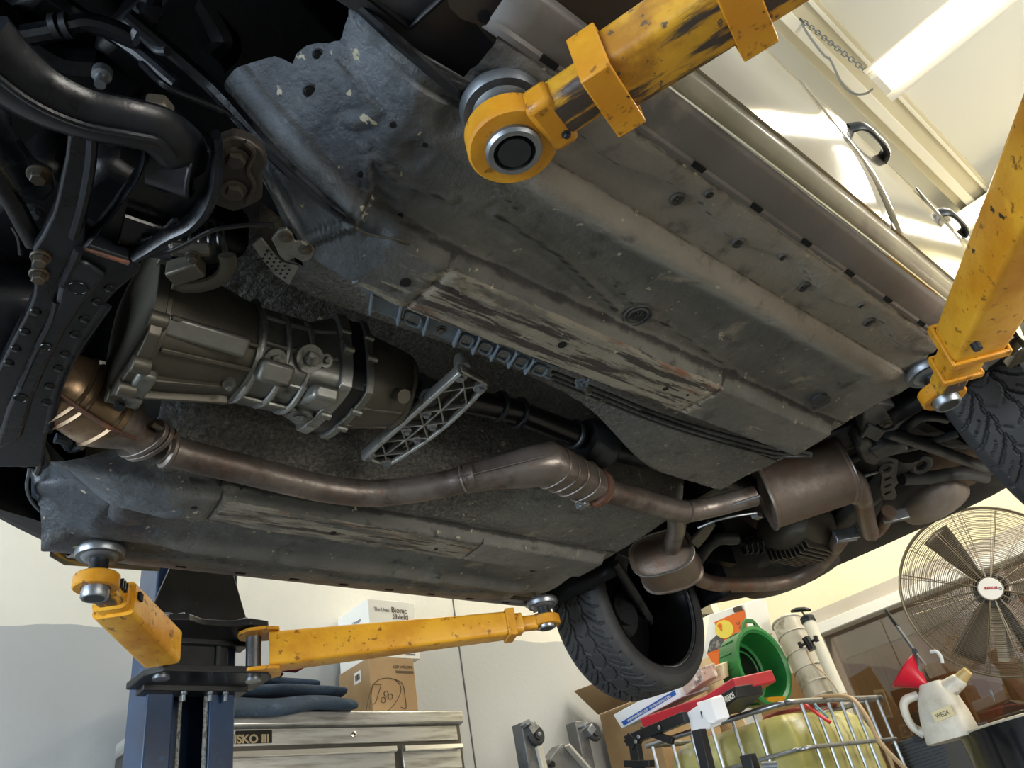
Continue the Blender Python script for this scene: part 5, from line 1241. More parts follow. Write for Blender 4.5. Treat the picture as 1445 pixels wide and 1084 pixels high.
# ceiling beam and fluorescent fittings
tube_m = mat('lit_fluorescent_tube', '#fff4dc', .4, emit=11)
fit_m = mat('white_fitting_enamel', '#e6e2d4', .35)
def fitting(x0_, x1_, y, z, label, on=True, chain=True):
    t = thing('ceiling_light', label, 'light', ((x0_ + x1_)/2, y, z))
    m = MB(); m.prism([V(x0_, y + b, z + c) for b, c in ((-.13, .0), (-.06, .045), (.06, .045), (.13, .0), (.12, .0), (.055, .037), (-.055, .037), (-.12, .0))], (x1_ - x0_, 0, 0)); m.build('reflector', fit_m, t)
    for b in (-.05, .05):
        m = MB(); m.cyl((x0_ + .03, y + b, z + .012), (x1_ - .03, y + b, z + .012), .019, n=14); m.build('tube', tube_m if on else fit_m, t)
    for xx in (x0_ + .015, x1_ - .015):
        m = MB(); m.box((xx, y, z + .012), (.03, .13, .045)); m.build('socket', fit_m, t, bevel=.003)
    return t
BX = -.29
lx, ly, lz = -.205, 2.74, 2.49
L1 = fitting(lx, lx + 1.25, ly, lz, 'bright fluorescent batten hanging on a chain below the ceiling beam')
L2 = fitting(-.75, 1.6, 4.86, 3.06, 'bright fluorescent batten by the far wall, at the end of the beam')
for nm, (a, b, c, w) in {'a': (lx + .6, ly, lz - .02, 20), 'b': (.5, 4.86, 3.02, 40)}.items():
    area('fluorescent_batten_glow_' + nm, (a, b, c), (a, b, 0), 1.2, .12, w, (1.0, .95, .85))
beam_m = mat('cream_beam_paint', '#cdc5ab', .5)
m = MB(); m.box((BX, 3.3, ZC - .05), (.20, 3.3, .10)); struct(m.build('trim_2', beam_m, bevel=.003))
m = MB(); m.box((BX - .03, 3.4, ZC - .115), (.05, 3.1, .03)); m.box((BX + .075, 3.4, ZC - .108), (.018, 3.1, .016)); struct(m.build('trim_4', fit_m, bevel=.003))
# chain
ct = thing('hanging_chain', 'steel chain holding the end of the hanging fluorescent batten', 'chain', (BX + .03, ly, ZC - .4))
c0, c1 = V(BX + .0, ly - .02, ZC - .10), V(lx + .01, ly, lz + .05); n = 22
for k in range(n):
    a, b = c0.lerp(c1, k / n), c0.lerp(c1, (k + 1.25) / n); d = (b - a); s_ = V(1, 0, 0) if k % 2 else V(0, 1, 0); s_ = (s_ - d.normalized() * s_.dot(d.normalized())).normalized() * .0085
    P = [a, a + s_ * .9 + d * .12, a + s_ + d * .5, a + s_ * .9 + d * .88, b, b - s_ * .9 - d * .12, b - s_ - d * .5, b - s_ * .9 - d * .88, a]
    m = MB(); m.tube(P, .0028, 6); m.build('link', M['steel'], ct)
m = MB(); m.tube([c0 + V(0, 0, .02), c0 + V(-.01, 0, -.1), c0 + V(-.005, 0, -.28), at(1172, 85, y=ly), at(1188, 118, y=ly), at(1205, 132, y=ly), at(1222, 132, y=ly), at(1232, 125, y=ly)], .005, 8, 5); tag(m.build('power_cord', mat('grey_cord', '#8b8b86', .5)), 'grey cord looping beside the chain to the hanging fluorescent batten', 'cord')
m = MB(); m.tube([at(1240, 130, z=ZC - .08), at(1290, 190, z=ZC - .08), at(1330, 240, z=ZC - .09), at(1352, 262, z=ZC - .10), at(1358, 280, z=ZC - .12)], .009, 8, 4); tag(m.build('power_cord', fit_m), 'white cable clipped along the ceiling beam', 'cord')

# ------------------------------------------------------------------ tool chest against the left wall
ss = mat('brushed_stainless', '#c6c6c2', .32, metal=.7, layers=[('#8e8b84', 4, .4, .7, (1, 1, 12), .38)], bump=.04, bscale=200, bstretch=(1, .03, 1))
ssd = mat('dark_stainless', '#5d5b56', .35, metal=.9)
TX, TY0, TY1, TZ = -2.84, .98, 2.285, .772
tc_ = thing('tool_chest', 'stainless steel tool chest against the left wall', 'tool chest', (TX - .2, 1.63, FLOOR))
m = MB(); m.box((TX - .235, (TY0 + TY1)/2, (TZ - .02 + FLOOR + .12)/2), (.43, TY1 - TY0 - .02, TZ - .02 - FLOOR - .12)); m.build('body', ssd, tc_, bevel=.004)
m = MB(); m.prism([V(TX + .0, TY0, TZ), V(TX + .0, TY0, TZ - .048), V(TX - .02, TY0, TZ - .055), V(TX - .43, TY0, TZ - .055), V(TX - .43, TY0, TZ)], (0, TY1 - TY0, 0)); m.build('lid', ss, tc_, bevel=.005)
m = MB(); m.box((TX - .018, (TY0 + TY1)/2 - .01, TZ - .088), (.012, TY1 - TY0 - .05, .058)); pn = m.build('top_panel', ss, tc_, bevel=.002)
m = MB(); m.lathe([(.011, 0), (.011, .006), (.006, .008)], at(499, 1037, x=TX - .012), (1, 0, 0), 18); m.build('lock', M['chrome'], pn)
b0, b1 = at(332, 1046, x=TX - .011), at(384, 1046, x=TX - .011)
m = MB(); m.box(((b0 + b1)/2 + V(0, 0, .014)), (.004, (b1 - b0).length, .045)); bd = m.build('badge', mat('black_badge', '#15130f', .3), pn, bevel=.002)
lettering('badge_lettering', 'ISKO III', mat('pale_badge_letters', '#a89a78', .35, metal=.5), bd, at(333, 1050, x=TX - .008) + V(0, -.008, .002), (0, 1, 0), (0, 0, 1), .040, .0008, width=(b1 - b0).length * .93, bold=.0012)
ys = [(TY0 + .03, 1.915), (1.955, TY1 - .035)]
z = TZ - .135
for row, hgt in enumerate((.105, .105, .14, .14, .2, .2, .2)):
    for (ya, yb) in ys:
        m = MB(); m.box((TX - .014, (ya + yb)/2, z - hgt/2 + .003), (.018, yb - ya, hgt - .012)); d_ = m.build('drawer', ss, tc_, bevel=.002)
        m = MB(); m.prism([V(TX - .006, ya, z), V(TX + .016, ya, z - .004), V(TX + .018, ya, z - .020), V(TX + .012, ya, z - .024), V(TX + .010, ya, z - .012), V(TX - .006, ya, z - .014)], (0, yb - ya, 0)); m.build('drawer_pull', mat('aluminium_pull', '#c9c8c2', .3, metal=.8) if 'pull' not in M else M['pull'], d_)
    z -= hgt
    if z < FLOOR + .25: break
for yy in (TY0 + .08, TY1 - .08):
    for xx in (TX - .06, TX - .38):
        m = MB(); m.cyl((xx, yy - .015, FLOOR + .06), (xx, yy + .015, FLOOR + .06), .06, n=24); cs = m.build('caster', M['rubber'], tc_)
        m = MB(); m.box((xx, yy, FLOOR + .115), (.06, .06, .02)); m.build('caster_plate', M['steel'], cs)
# folded moving blankets
bl = mat('blue_quilted_blanket', '#2b3947', .95, layers=[('#212d39', 10, .45, .65), ('#3a4a5a', 20, .55, .7)], bump=.8, bscale=70, bump2=(.6, 12))
def fold(y0, y1, z0, th, dx, lab, mt, n=1, sag=.0, nm='folded_blanket', drape=0):
    cx_ = TX - .20 + dx; m = MB(); 
    R_ = []
    for k in range(29):
        t = k / 28; y = y0 + (y1 - y0) * t; tt = th * .9 * (1 - .35 * max(0, (t - .80) / .2) ** 2) * (1 + .06 * math.sin(t * 9))
        zz = z0 - sag * t ** 3 + .003 * math.sin(t * 12) + .004
        ring = []
        for q in range(20):
            a = 2 * math.pi * q / 20; c_, s_ = math.cos(a), math.sin(a)
            px_ = cx_ + (.19 + .010 * math.sin(t * 14)) * math.copysign(abs(c_) ** .35, c_); dz_ = drape * max(0, px_ - TX + .002) * (1.25 - t)
            ring.append(V(px_, y, zz - dz_ + tt/2 + tt/2 * math.copysign(abs(s_) ** .6, s_)))
        R_.append(ring)
    m.loft(R_); o = m.build(nm, mt, subsurf=1, sharp=80); tag(o, lab, 'blanket'); return o
fold(1.02, 1.73, TZ + .004, .062, .075, 'lower thick blue blanket folded on top of the tool chest', bl, drape=1.1)
fold(1.02, 1.72, TZ + .056, .050, .02, 'blue blanket folded as the middle of the pile on the tool chest', bl, sag=-.004)
fold(1.02, 1.62, TZ + .099, .046, -.02, 'darker blue blanket folded near the top of the pile on the tool chest', mat('navy_blanket', '#2a3a4e', .95, layers=[('#1e2c3c', 10, .45, .65)], bump=.8, bscale=70, bump2=(.6, 12)))
fold(1.02, 1.46, TZ + .138, .024, -.02, 'thin dark cloth with a red edge on top of the blanket pile', mat('dark_red_cloth', '#2c2830', .95, layers=[('#5a1d2a', 9, .55, .62), ('#6b6f78', 14, .6, .7)], bump=.8, bscale=60), nm='folded_cloth')
m = MB(); P = [V(TX - .05, 1.36, TZ + .166), V(TX - .06, 1.52, TZ + .172), V(TX - .08, 1.57, TZ + .190), V(TX - .12, 1.55, TZ + .180)]; m.prism([P[0], P[1], P[2], P[3]], (0, 0, .006)); tag(m.build('red_rag', mat('red_rag', '#8e1f33', .9), bevel=.002), 'crimson rag corner sticking up from the blanket pile', 'rag')
# boxes on the chest
kraft = mat('kraft_cardboard', '#a58a66', .8, layers=[('#987d5a', 4, .4, .65)], bump=.06, bscale=120)
ink = mat('printed_dark_ink', '#4a3c2c', .7); inkg = mat('grey_ink', '#6f7074', .7); white = mat('white_card', '#dcdbd4', .6)
def cbox(name, label, cat, lo, hi, mt, rot=0):
    lo, hi = Vector(lo), Vector(hi); c = (lo + hi)/2
    t = thing(name, label, cat, V(c.x, c.y, lo.z)); m = MB(); m.box(c, hi - lo); b = m.build('carton', mt, t, bevel=.003); return t, b
bx0, bx1, by0, by1 = -3.19, -3.0, 1.925, 2.165
t, b = cbox('cardboard_box', 'brown cardboard box printed with a welder, on the tool chest under the white box', 'box', (bx0 - .07, by0, TZ + .001), (bx1, by1, 1.045), kraft)
lettering('printed_lettering', 'LED WELDER', ink, t, V(bx1 + .0012, by0 + .125, 1.000), (0, 1, 0), (0, 0, 1), .018, .0004, width=.105)
m = MB(); m.box((bx1 + .0012, by1 - .055, .984), (.001, .095, .010)); m.build('printed_bar', ink, t)
def ink_line(pts, t, r=.0014, x=bx1 + .0015, mt=ink, sub=4, nm='printed_drawing'):
    m = MB(); m.tube([at(px, py, x=x) for px, py in pts], r, 5, sub); return m.build(nm, mt, t)
ink_line([(517, 1001), (523, 975), (533, 960), (550, 957), (562, 963), (566, 975), (558, 992), (548, 1003)], t)
ink_line([(526, 966), (521, 1000), (531, 990), (538, 966), (526, 966)], t, sub=1)
ink_line([(556, 958), (568, 965), (572, 985), (573, 1000), (566, 998)], t)
for cx_, cy_ in ((545, 979), (541, 988), (551, 983)): ink_line([(cx_ + 3 * math.cos(a), cy_ + 4 * math.sin(a)) for a in [k * .785 for k in range(9)]], t)
m = MB(); m.box((bx1 - .10, by0 - .0012, .985), (.055, .001, .05)); sk = m.build('sticker', white, t)
for k in range(9): m = MB(); m.box((bx1 - .118 + k * .0045, by0 - .0022, .985), (.0018 + .001 * (k % 3), .0006, .026)); m.build('bar_mark', ink, sk)
t, b = cbox('helmet_box', 'white printed visor box stacked on the brown box beside the lift column', 'box', (bx0 - .09, by0 - .0 + .02, 1.048), (bx1 - .005, by1 + .045, 1.32), white)
xx = bx1 - .0035
lettering('printed_lettering', 'The Uvex', inkg, t, V(xx, by0 + .05, 1.262), (0, 1, 0), (0, 0, 1), .027, .0004, width=.085)
lettering('printed_lettering', 'Bionic', ink, t, V(xx, by0 + .145, 1.262), (0, 1, 0), (0, 0, 1), .038, .0004, width=.085)
lettering('printed_lettering', 'Shield', ink, t, V(xx, by0 + .150, 1.232), (0, 1, 0), (0, 0, 1), .036, .0004, width=.085)
lettering('printed_lettering', 'UVEX', ink, t, V(xx, by0 + .155, 1.085), (0, 1, 0), (0, 0, 1), .040, .0006, width=.105, bold=.001)
m = MB(); m.box((xx, by0 + .23, 1.068), (.0008, .055, .006)); m.build('printed_bar', inkg, t)
lettering('printed_lettering', 'Ultimate', inkg, t, V(bx0 + .04, by0 + .019, 1.235), (1, 0, -.0), (0, 0, 1), .028, .0004, width=.075)
lettering('printed_lettering', 'Comfort', inkg, t, V(bx0 + .04, by0 + .019, 1.205), (1, 0, -.0), (0, 0, 1), .028, .0004, width=.08)
m = MB(); m.tube([V(bx0 - .07 + .075 * k / 8, by0 + .0195, 1.16 + .03 * math.sin(k / 8 * 3.14)) for k in range(9)], .002, 6); m.build('printed_drawing', inkg, t)
m = MB(); m.box((XL + .002, .815 * 3.3, .6), (.006, .006, 2.7)); struct(m.build('trim_3', mat('dark_wall_joint', '#5d5f5f', .8), smooth=False))
# ------------------------------------------------------------------ folded engine hoist behind the chest
gm = mat('grey_hammered_steel', '#77797a', .38, metal=.6, layers=[('#5e6061', 10, .45, .65)], bump=.1)
h = thing('engine_hoist', 'folded grey engine hoist with caster wheels standing by the left wall', 'hoist', (-2.75, 2.8, FLOOR))
def leg(px0, py0, px1, py1, x, w):
    p0, p1 = at(px0, py0, x=x), at(px1, py1, x=x); p1.z = FLOOR + .3; 
    m = MB(); m.box(((p0.x), (p0.y + .0), (p0.z + p1.z)/2), (.07, w, p0.z - p1.z)); return m.build('leg', gm, h, bevel=.004), p0
lg, p = leg(737, 1022, 741, 1084, -2.75, .07)
for (cx_, cy_) in ((757, 1038),):
    c = at(cx_, cy_, x=-2.70); m = MB(); m.torus(c, (1, 0, 0), .030, .014, 30, 10); m.cyl(c - V(.02, 0, 0), c + V(.02, 0, 0), .022); cs = m.build('caster_wheel', M['rubber'], lg)
    m = MB(); m.box(c + V(.0, -.03, .028), (.05, .05, .035), Matrix.Rotation(.6, 3, 'X')); m.lathe([(.026, 0), (.026, .012)], c + V(0, -.05, .045), (0, -.6, 1), 20); m.hexbolt(c + V(.02, 0, 0), (1, 0, 0), .007, .008); m.build('caster_fork', M['steel'], cs, bevel=.003)
lg, p = leg(812, 1020, 815, 1084, -2.75, .07)
c = at(838, 1033, x=-2.70); m = MB(); m.torus(c, (1, 0, 0), .030, .014, 30, 10); m.cyl(c - V(.02, 0, 0), c + V(.02, 0, 0), .022); cs = m.build('caster_wheel', M['rubber'], lg)
m = MB(); m.box(c + V(.0, -.035, .005), (.05, .05, .035), Matrix.Rotation(.6, 3, 'X')); m.lathe([(.026, 0), (.026, .012)], c + V(0, -.06, .025), (0, -.6, 1), 20); m.build('caster_fork', M['steel'], cs, bevel=.003)
m = MB(); P = [at(x, y, x=-2.72) for x, y in ((776, 1072), (792, 1050), (800, 1052), (824, 1084), (830, 1100), (776, 1100))]; m.prism(P, (-.07, 0, 0)); m.build('boom_plate', gm, h, bevel=.003)
m = MB(); p0, p1 = at(800, 1052, x=-2.70), at(830, 1086, x=-2.70); m.bar(p0, p1 + (p1 - p0) * 2.6, .012, .035, (1, 0, 0)); m.build('boom_flange', mat('pale_steel', '#b4b0a6', .4, metal=.3), h, bevel=.002)
m = MB(); m.lathe([(.0, 0), (.012, .002), (.014, .02)], at(776, 1080, x=-2.70), (1, 0, 0), 16); m.build('knob', M['blackband'], h)
m = MB(); m.bar(at(757, 1055, x=-2.72), at(764, 1084, x=-2.72) + V(0, .03, -.3), .03, .05, (1, 0, 0)); m.build('strut', mat('pale_steel_strut', '#b8b4a8', .45, metal=.2), h, bevel=.003)
m = MB(); m.box((-2.75, 2.76, FLOOR + .25), (.1, .7, .08)); m.box((-2.75, 2.76, FLOOR + .03), (.5, .8, .06)); m.box((-2.75, 2.76, FLOOR + .14), (.1, .1, .2)); m.build('base_frame', gm, h, bevel=.004)
"""clutter"""
# ------------------------------------------------------------------ big cardboard box, tote tank and the things on it
t, b = cbox('cardboard_box', 'large plain cardboard carton standing behind the far rear tyre', 'box', (-3.25, 3.62, FLOOR), (-2.86, 4.2, .86), kraft)
m = MB(); m.prism([V(-3.25, 3.61, .86), V(-3.25, 3.45, .99), V(-2.92, 3.42, .97), V(-2.86, 3.61, .86)], (0, .005, 0)); m.build('flap', kraft, t)
m = MB(); m.prism([V(-3.2, 4.2, .86), V(-3.16, 4.26, 1.08), V(-2.92, 4.26, 1.06), V(-2.88, 4.2, .86)], (0, .005, 0)); m.build('flap', kraft, t)
P_ = [V(-2.98, 4.33, FLOOR), at(905, 990, y=4.33), at(1003, 924, y=4.33), at(1014, 948, y=4.33), V(-2.48, 4.33, FLOOR)]
m = MB(); m.prism(P_, (0, .012, 0)); tag(m.build('cardboard_sheet', mat('pale_cardboard', '#cdb389', .8)), 'pale cardboard sheet standing behind the tank, beside the far rear tyre', 'cardboard')
t, b = cbox('cardboard_box', 'brown cardboard carton behind the drain pan and the clear cylinder', 'box', (-2.72, 4.45, FLOOR), (-2.22, 4.50, .87), mat('brown_cardboard', '#8f6f45', .8, layers=[('#836540', 4, .4, .65)]))  # browner, darker card than the other cartons
# IBC tote
IZ = .55
A_ = at(915, 1052, z=IZ); B_ = V(-1.90, 3.335, IZ); C_ = at(1236, 985, z=IZ)
ib = thing('tote_tank', 'tall plastic tote tank with yellow liquid in a steel bar cage', 'tank', (-2.3, 3.8, FLOOR))
dx_ = (A_ - B_).normalized(); dy_ = (C_ - B_).normalized(); Lx, Ly = .74, (C_ - B_).length
def ip(a, b, z): return B_ + dx_ * a + dy_ * b + V(0, 0, z - IZ)
cage = mat('galvanised_tube', '#9d9fa0', .35, metal=.85, layers=[('#7c7e80', 10, .45, .65)], bump=.06)
m = MB(); rr = .10
loop = [ip(Lx, 0, IZ), ip(rr, 0, IZ), ip(rr * .3, rr * .3, IZ), ip(0, rr, IZ), ip(0, Ly, IZ)]
m.tube(loop + [ip(.0, Ly, IZ)], .013, 12, 5); m.tube([ip(0, Ly, IZ), ip(Lx, Ly, IZ)], .013, 12); m.tube([ip(Lx, 0, IZ), ip(Lx, Ly, IZ)], .013, 12); m.build('top_rail', cage, ib)
for zz in (.36, .12, -.12, -.36):
    m = MB(); m.tube([ip(Lx, -.012, zz), ip(rr, -.012, zz), ip(rr * .3 - .008, rr * .3 - .008, zz), ip(-.012, rr, zz), ip(-.012, Ly, zz)], .009, 10, 5); m.build('cage_rail', cage, ib)
def upright(p):
    m = MB(); q = V(p.x, p.y, -.62); m.tube([p, p + V(0, 0, -.03), q], .0085, 8, 1, flat=(1, .8)); m.build('cage_bar', cage, ib)
for a in (.71, .60, .49, .38, .27, .16): upright(ip(a, 0, IZ))
nb = 6
for k in range(nb + 1): upright(ip(0, .10 + (Ly - .10) * k / nb, IZ))
liq = mat('yellow_tank_plastic', '#b0aa72', .4, layers=[('#a39d58', 4, .4, .65, (1, 1, .4)), ('#c9c58f', 7, .52, .7, (1, 1, .5)), ('#cfccb8', 3, .56, .7)], bump=.15, bscale=12)
m = MB(); R_ = []
for z, k in ((-.62, 0), (IZ - .14, 0), (IZ - .07, .02), (IZ - .03, .06), (IZ - .02, .12)):
    ring = []
    for q in range(48):
        a = 2 * math.pi * q / 48; c_, s_ = math.cos(a), math.sin(a)
        aa = Lx/2 + (Lx/2 - .03 - k) * math.copysign(abs(c_) ** .22, c_); bb = Ly/2 + (Ly/2 - .03 - k) * math.copysign(abs(s_) ** .22, s_)
        ring.append(ip(aa, bb, z) + V(.006 * math.sin(q * 1.3), 0, 0))
    R_.append(ring)
m.loft(R_); m.build('bottle', liq, ib, sharp=60)
m = MB(); m.box((ip(.5, Ly/2, FLOOR + .06)), (.78, Ly, .12), Matrix.Rotation(math.atan2(-dx_.y, -dx_.x), 3, 'Z')); m.build('pallet', M['blackband'], ib)
# hoses on the tank
red = mat('red_rubber_hose', '#8f3f3c', .45); tan_ = mat('tan_rubber_hose', '#a58a66', .5)
def hose(name, pts, r, mt, label, sub=5):
    m = MB(); m.tube([at(p[0], p[1], y=p[2]) for p in pts], r, 10, sub); tag(m.build(name, mt), label, 'hose')
m = MB()
P = []
for k in range(56):
    a = k / 56 * 3.4 * 2 * math.pi; P.append(at(1105, 1008, z=IZ + .018 + .004 * k / 10) + V((.17 + .010 * math.sin(a * .7)) * math.cos(a) + .02, .20 * math.sin(a) + .13, .006 * math.sin(a * 2)))
m.tube(P, .009, 8); tag(m.build('air_hose', red), 'faded red air hose coiled on top of the tote tank', 'hose')
hose('clear_hose', [(1128, 992, 3.7), (1165, 983, 3.6), (1200, 985, 3.5), (1222, 1010, 3.45), (1240, 1045, 3.42), (1262, 1070, 3.4), (1285, 1092, 3.4)], .009, tan_, 'tan hose arching over the tank rail and hanging down its side')
hose('clear_hose', [(1238, 1045, 3.5), (1252, 1062, 3.5), (1262, 1088, 3.5)], .007, tan_, 'thinner tan hose end hanging at the corner of the tank cage')
hose('test_lead', [(1128, 988, 3.55), (1146, 1002, 3.50), (1165, 1015, 3.46), (1172, 1020, 3.46)], .008, mat('bright_red_lead', '#c22a2a', .4), 'bright red lead with a brass tip lying inside the tank cage')
hose('test_lead', [(1150, 995, 3.50), (1162, 1006, 3.48), (1168, 1013, 3.47)], .005, mat('teal_lead', '#3f7c86', .4), 'thin teal lead beside the red one')
# flat boxes and case lying on the tank's near corner
def slab(name, label, cat, quad, y, vec, mt, part='shell', bev=.004):
    P = [at(q[0], q[1], y=(q[2] if len(q) > 2 else y)) for q in quad]
    c = sum(P, V(0, 0, 0)) / len(P)
    t = thing(name, label, cat, c); m = MB(); m.prism(P, vec); m.build(part, mt, t, bevel=bev); return t, P
def on_quad(P, u, v, off=.0):
    p = P[0].lerp(P[1], u).lerp(P[3].lerp(P[2], u), v); nrm = (P[1] - P[0]).cross(P[3] - P[0]).normalized()
    if nrm.y > 0: nrm = -nrm
    return p + nrm * off
# blue and white carton
t, P = slab('flat_carton', 'long white carton with a blue web-address stripe on top of the red case', 'box', [(865, 1009, 3.16), (952, 962, 3.16), (962, 984, 3.16), (877, 1029, 3.16)], 3.16, (.03, .20, .03), mat('white_glossy_carton', '#cdd2d8', .4))
m = MB(); Q = [on_quad(P, u, v, .0012) for u, v in ((.06, .62), (.95, .45), (.95, .72), (.06, .90))]; m.prism(Q, (0, .001, 0)); m.build('blue_stripe', mat('blue_print', '#1d4f9c', .4), t)
xd = (P[1] - P[0]); lettering('printed_lettering', 'WWW.HASAKI.CO.JP   WWW.HASAKI.COM', white, t, on_quad(P, .14, .825, .0025), xd - (P[3] - P[0]) * .17 , -(P[3] - P[0]), .016, .0003, width=xd.length * .70)
t, P = slab('flat_carton', 'clear plastic pack with pinkish parts at the end of the white carton', 'box', [(952, 962, 3.19), (988, 942, 3.19), (993, 962, 3.19), (962, 986, 3.19)], 3.19, (.02, .10, .02), mat('pinkish_clear_pack', '#a8968c', .3, layers=[('#6d5a58', 22, .52, .62), ('#cfc8be', 30, .55, .65)]))
t, P = slab('flat_carton', 'cream carton corner behind the red case and beside the green pan', 'box', [(985, 948, 3.32), (1020, 936, 3.32), (1022, 958, 3.32), (990, 972, 3.32)], 3.32, (-.02, .08, .02), mat('cream_card', '#cfc3a0', .6, layers=[('#b3a27d', 25, .55, .65)]))
# red blow-moulded case with black side
t, P = slab('torque_wrench_case', 'red and black tool case lying on the tank under the white carton', 'case', [(902, 1014, 3.10), (992, 983, 3.10), (1033, 957, 3.10), (1040, 975, 3.10), (998, 1000, 3.10), (908, 1030, 3.10)], 3.10, (.05, .26, .03), mat('red_case_plastic', '#a91f2e', .35, layers=[('#93202c', 5, .4, .65)]), bev=.006)
t2P = [at(x, y, y=3.085) for x, y in ((1001, 990), (1037, 968), (1040, 985), (1008, 1012))]
m = MB(); m.prism(t2P, (.02, .18, .01)); m.build('black_side', M['blackband'], t, bevel=.003)
xd = t2P[1] - t2P[0]; lettering('case_lettering', 'TORQUE', white, t, t2P[0].lerp(t2P[3], .62) + xd * .07 + V(0, -.004, 0), xd, -(t2P[3] - t2P[0]), .032, .0006, width=xd.length * .38, bold=.001)
lettering('case_lettering', 'WRENCH', white, t, t2P[0].lerp(t2P[3], .62) + xd * .50 + V(0, -.004, .0), xd, -(t2P[3] - t2P[0]), .032, .0006, width=xd.length * .40, bold=.001)
t, P = slab('tool_case', 'plain black case behind the red case at the foot of the green pan', 'case', [(1003, 1014), (1040, 966), (1047, 994), (1010, 1024)], 3.24, (.02, .06, .02), M['blackband'])
t, P = slab('wooden_strip', 'yellow strip of wood showing under the red case', 'strip', [(926, 1020), (962, 1006), (963, 1010), (928, 1024)], 3.08, (.03, .12, 0), mat('yellow_wood', '#b8863a', .5), bev=.001)
t, P = slab('yellow_pad', 'yellow pad lying beneath the green drain pan', 'pad', [(1049, 988), (1085, 984), (1082, 992), (1050, 996)], 3.50, (.02, .12, 0), mat('yellow_pad', '#d0951f', .5), bev=.001)
# white plastic hanger block
t, P = slab('plastic_holder', 'white plastic holder clipped over the tank rail on the black post', 'holder', [(962, 1011), (978, 1000), (1000, 986), (1004, 992), (1007, 1012), (999, 1030), (976, 1037), (972, 1014), (966, 1018)], 3.02, (.03, .06, .01), mat('white_moulded_plastic', '#dcdde0', .35), bev=.003)
m = MB(); m.prism([at(x, y, y=3.00) for x, y in ((982, 992), (1002, 986), (1012, 1016), (1006, 1022), (998, 1020))], (.04, .04, 0)); m.build('clip', mat('white_moulded_plastic_clip', '#e2e2e4', .35), t, bevel=.003)
m = MB(); m.bar(at(989, 1004, y=2.995), at(991, 1014, y=2.995), .003, .004); m.build('slit', M['hole'], t)
# black folding stand
t = thing('equipment_stand', 'black steel stand frame in front of the tote tank', 'stand', at(930, 1084, y=3.0))
blk = mat('black_powder_coat', '#101114', .35, layers=[('#1c1d20', 9, .45, .65)])
def sbar(a, b, w, h_, nm, y=3.0): 
    m = MB(); m.bar(at(a[0], a[1], y=y), at(b[0], b[1], y=y), w, h_); return m.build(nm, blk, t, bevel=.002)
sbar((896, 1050), (908, 1130), .035, .05, 'post'); br_ = sbar((886, 1046), (968, 1012), .04, .045, 'top_arm'); sbar((888, 1040), (900, 1052), .05, .05, 'bracket'); sbar((905, 1030), (950, 1046), .02, .03, 'cross_arm'); sbar((884, 1078), (920, 1078), .04, .03, 'lower_bracket')
sbar((986, 1030), (1012, 1140), .045, .045, 'post', 2.98)
for px, py in ((901, 1040), (897, 1047), (930, 1027)):
    m = MB(); m.hexbolt(at(px, py, y=2.97), (0, -1, 0), .006, .006); m.build('bolt', M['steel'], br_)
t = thing('clamp_head', 'small black clamp head on a post at the bottom edge, in front of the tank', 'clamp', at(1062, 1080, y=3.0)); 
m = MB(); m.box(at(1060, 1082, y=3.0), (.05, .05, .09)); m.build('block', blk, t, bevel=.004)
m = MB(); q_ = at(1060, 1082, y=3.0); m.box((q_.x, q_.y, (q_.z - .04 + FLOOR) / 2), (.035, .035, q_.z - .04 - FLOOR)); m.build('post', blk, t)
m = MB(); m.box((q_.x, q_.y, FLOOR + .01), (.2, .2, .02)); m.build('foot', blk, t)
m = MB(); p = at(1075, 1082, y=3.0); m.cyl(p, p + V(.05, .03, -.01), .018); m.build('ferrule', M['steel'], t)
# green drain pan standing on edge
gr = mat('green_pan_plastic', '#1f7034', .35, layers=[('#185c2b', 5, .4, .65)]); 
pc = at(1076, 940, y=3.56); ax = V(.99, -.12, -.06).normalized()
t = thing('drain_pan', 'green oil drain pan standing on edge on the tote tank', 'drain pan', pc + V(0, 0, -.2))
R0 = .178
m = MB(); m.lathe([(R0 - .02, -.125), (R0 - .006, -.12), (R0 + .004, -.02), (R0 + .010, .0), (R0 + .012, .012), (R0 - .004, .014), (R0 - .018, .006), (R0 - .024, -.05), (R0 - .034, -.112), (R0 - .05, -.118), (0.0, -.118)], pc, ax, 64, cap=False); pb = m.build('bowl', gr, t)
m = MB(); x_, y_, z_ = axframe(ax); upp = V(0, 0, 1); upp = (upp - ax * upp.dot(ax)).normalized(); sdd = ax.cross(upp)
Pn = [pc + ax * .004 + upp * a + sdd * b for a, b in ((.150, -.10), (.212, -.05), (.230, -.03), (.230, .03), (.212, .05), (.150, .10), (.170, .06), (.192, .035), (.208, .032), (.208, -.032), (.192, -.035), (.170, -.06))]
m.prism(Pn, -ax * .012); m.build('handle', gr, t, bevel=.003)
for k in range(16):
    a = 2 * math.pi * k / 16; d = x_ * math.cos(a) + y_ * math.sin(a); m = MB(); m.bar(pc + d * (R0 + .002) - ax * .03, pc + d * (R0 - .008) - ax * .11, .012, .012, d); m.build('rib', gr, t, bevel=.003)
for rr_, hh in ((.13, -.116), (.10, -.116)):
    m = MB(); m.torus(pc + ax * hh, ax, rr_, .005, 48, 8); m.build('moulded_ring', gr, t)
m = MB(); m.cyl(pc - ax * .1175, pc - ax * .115, .14, n=48); m.build('oily_bottom', mat('black_oily_film', '#0a0f0a', .12), t)
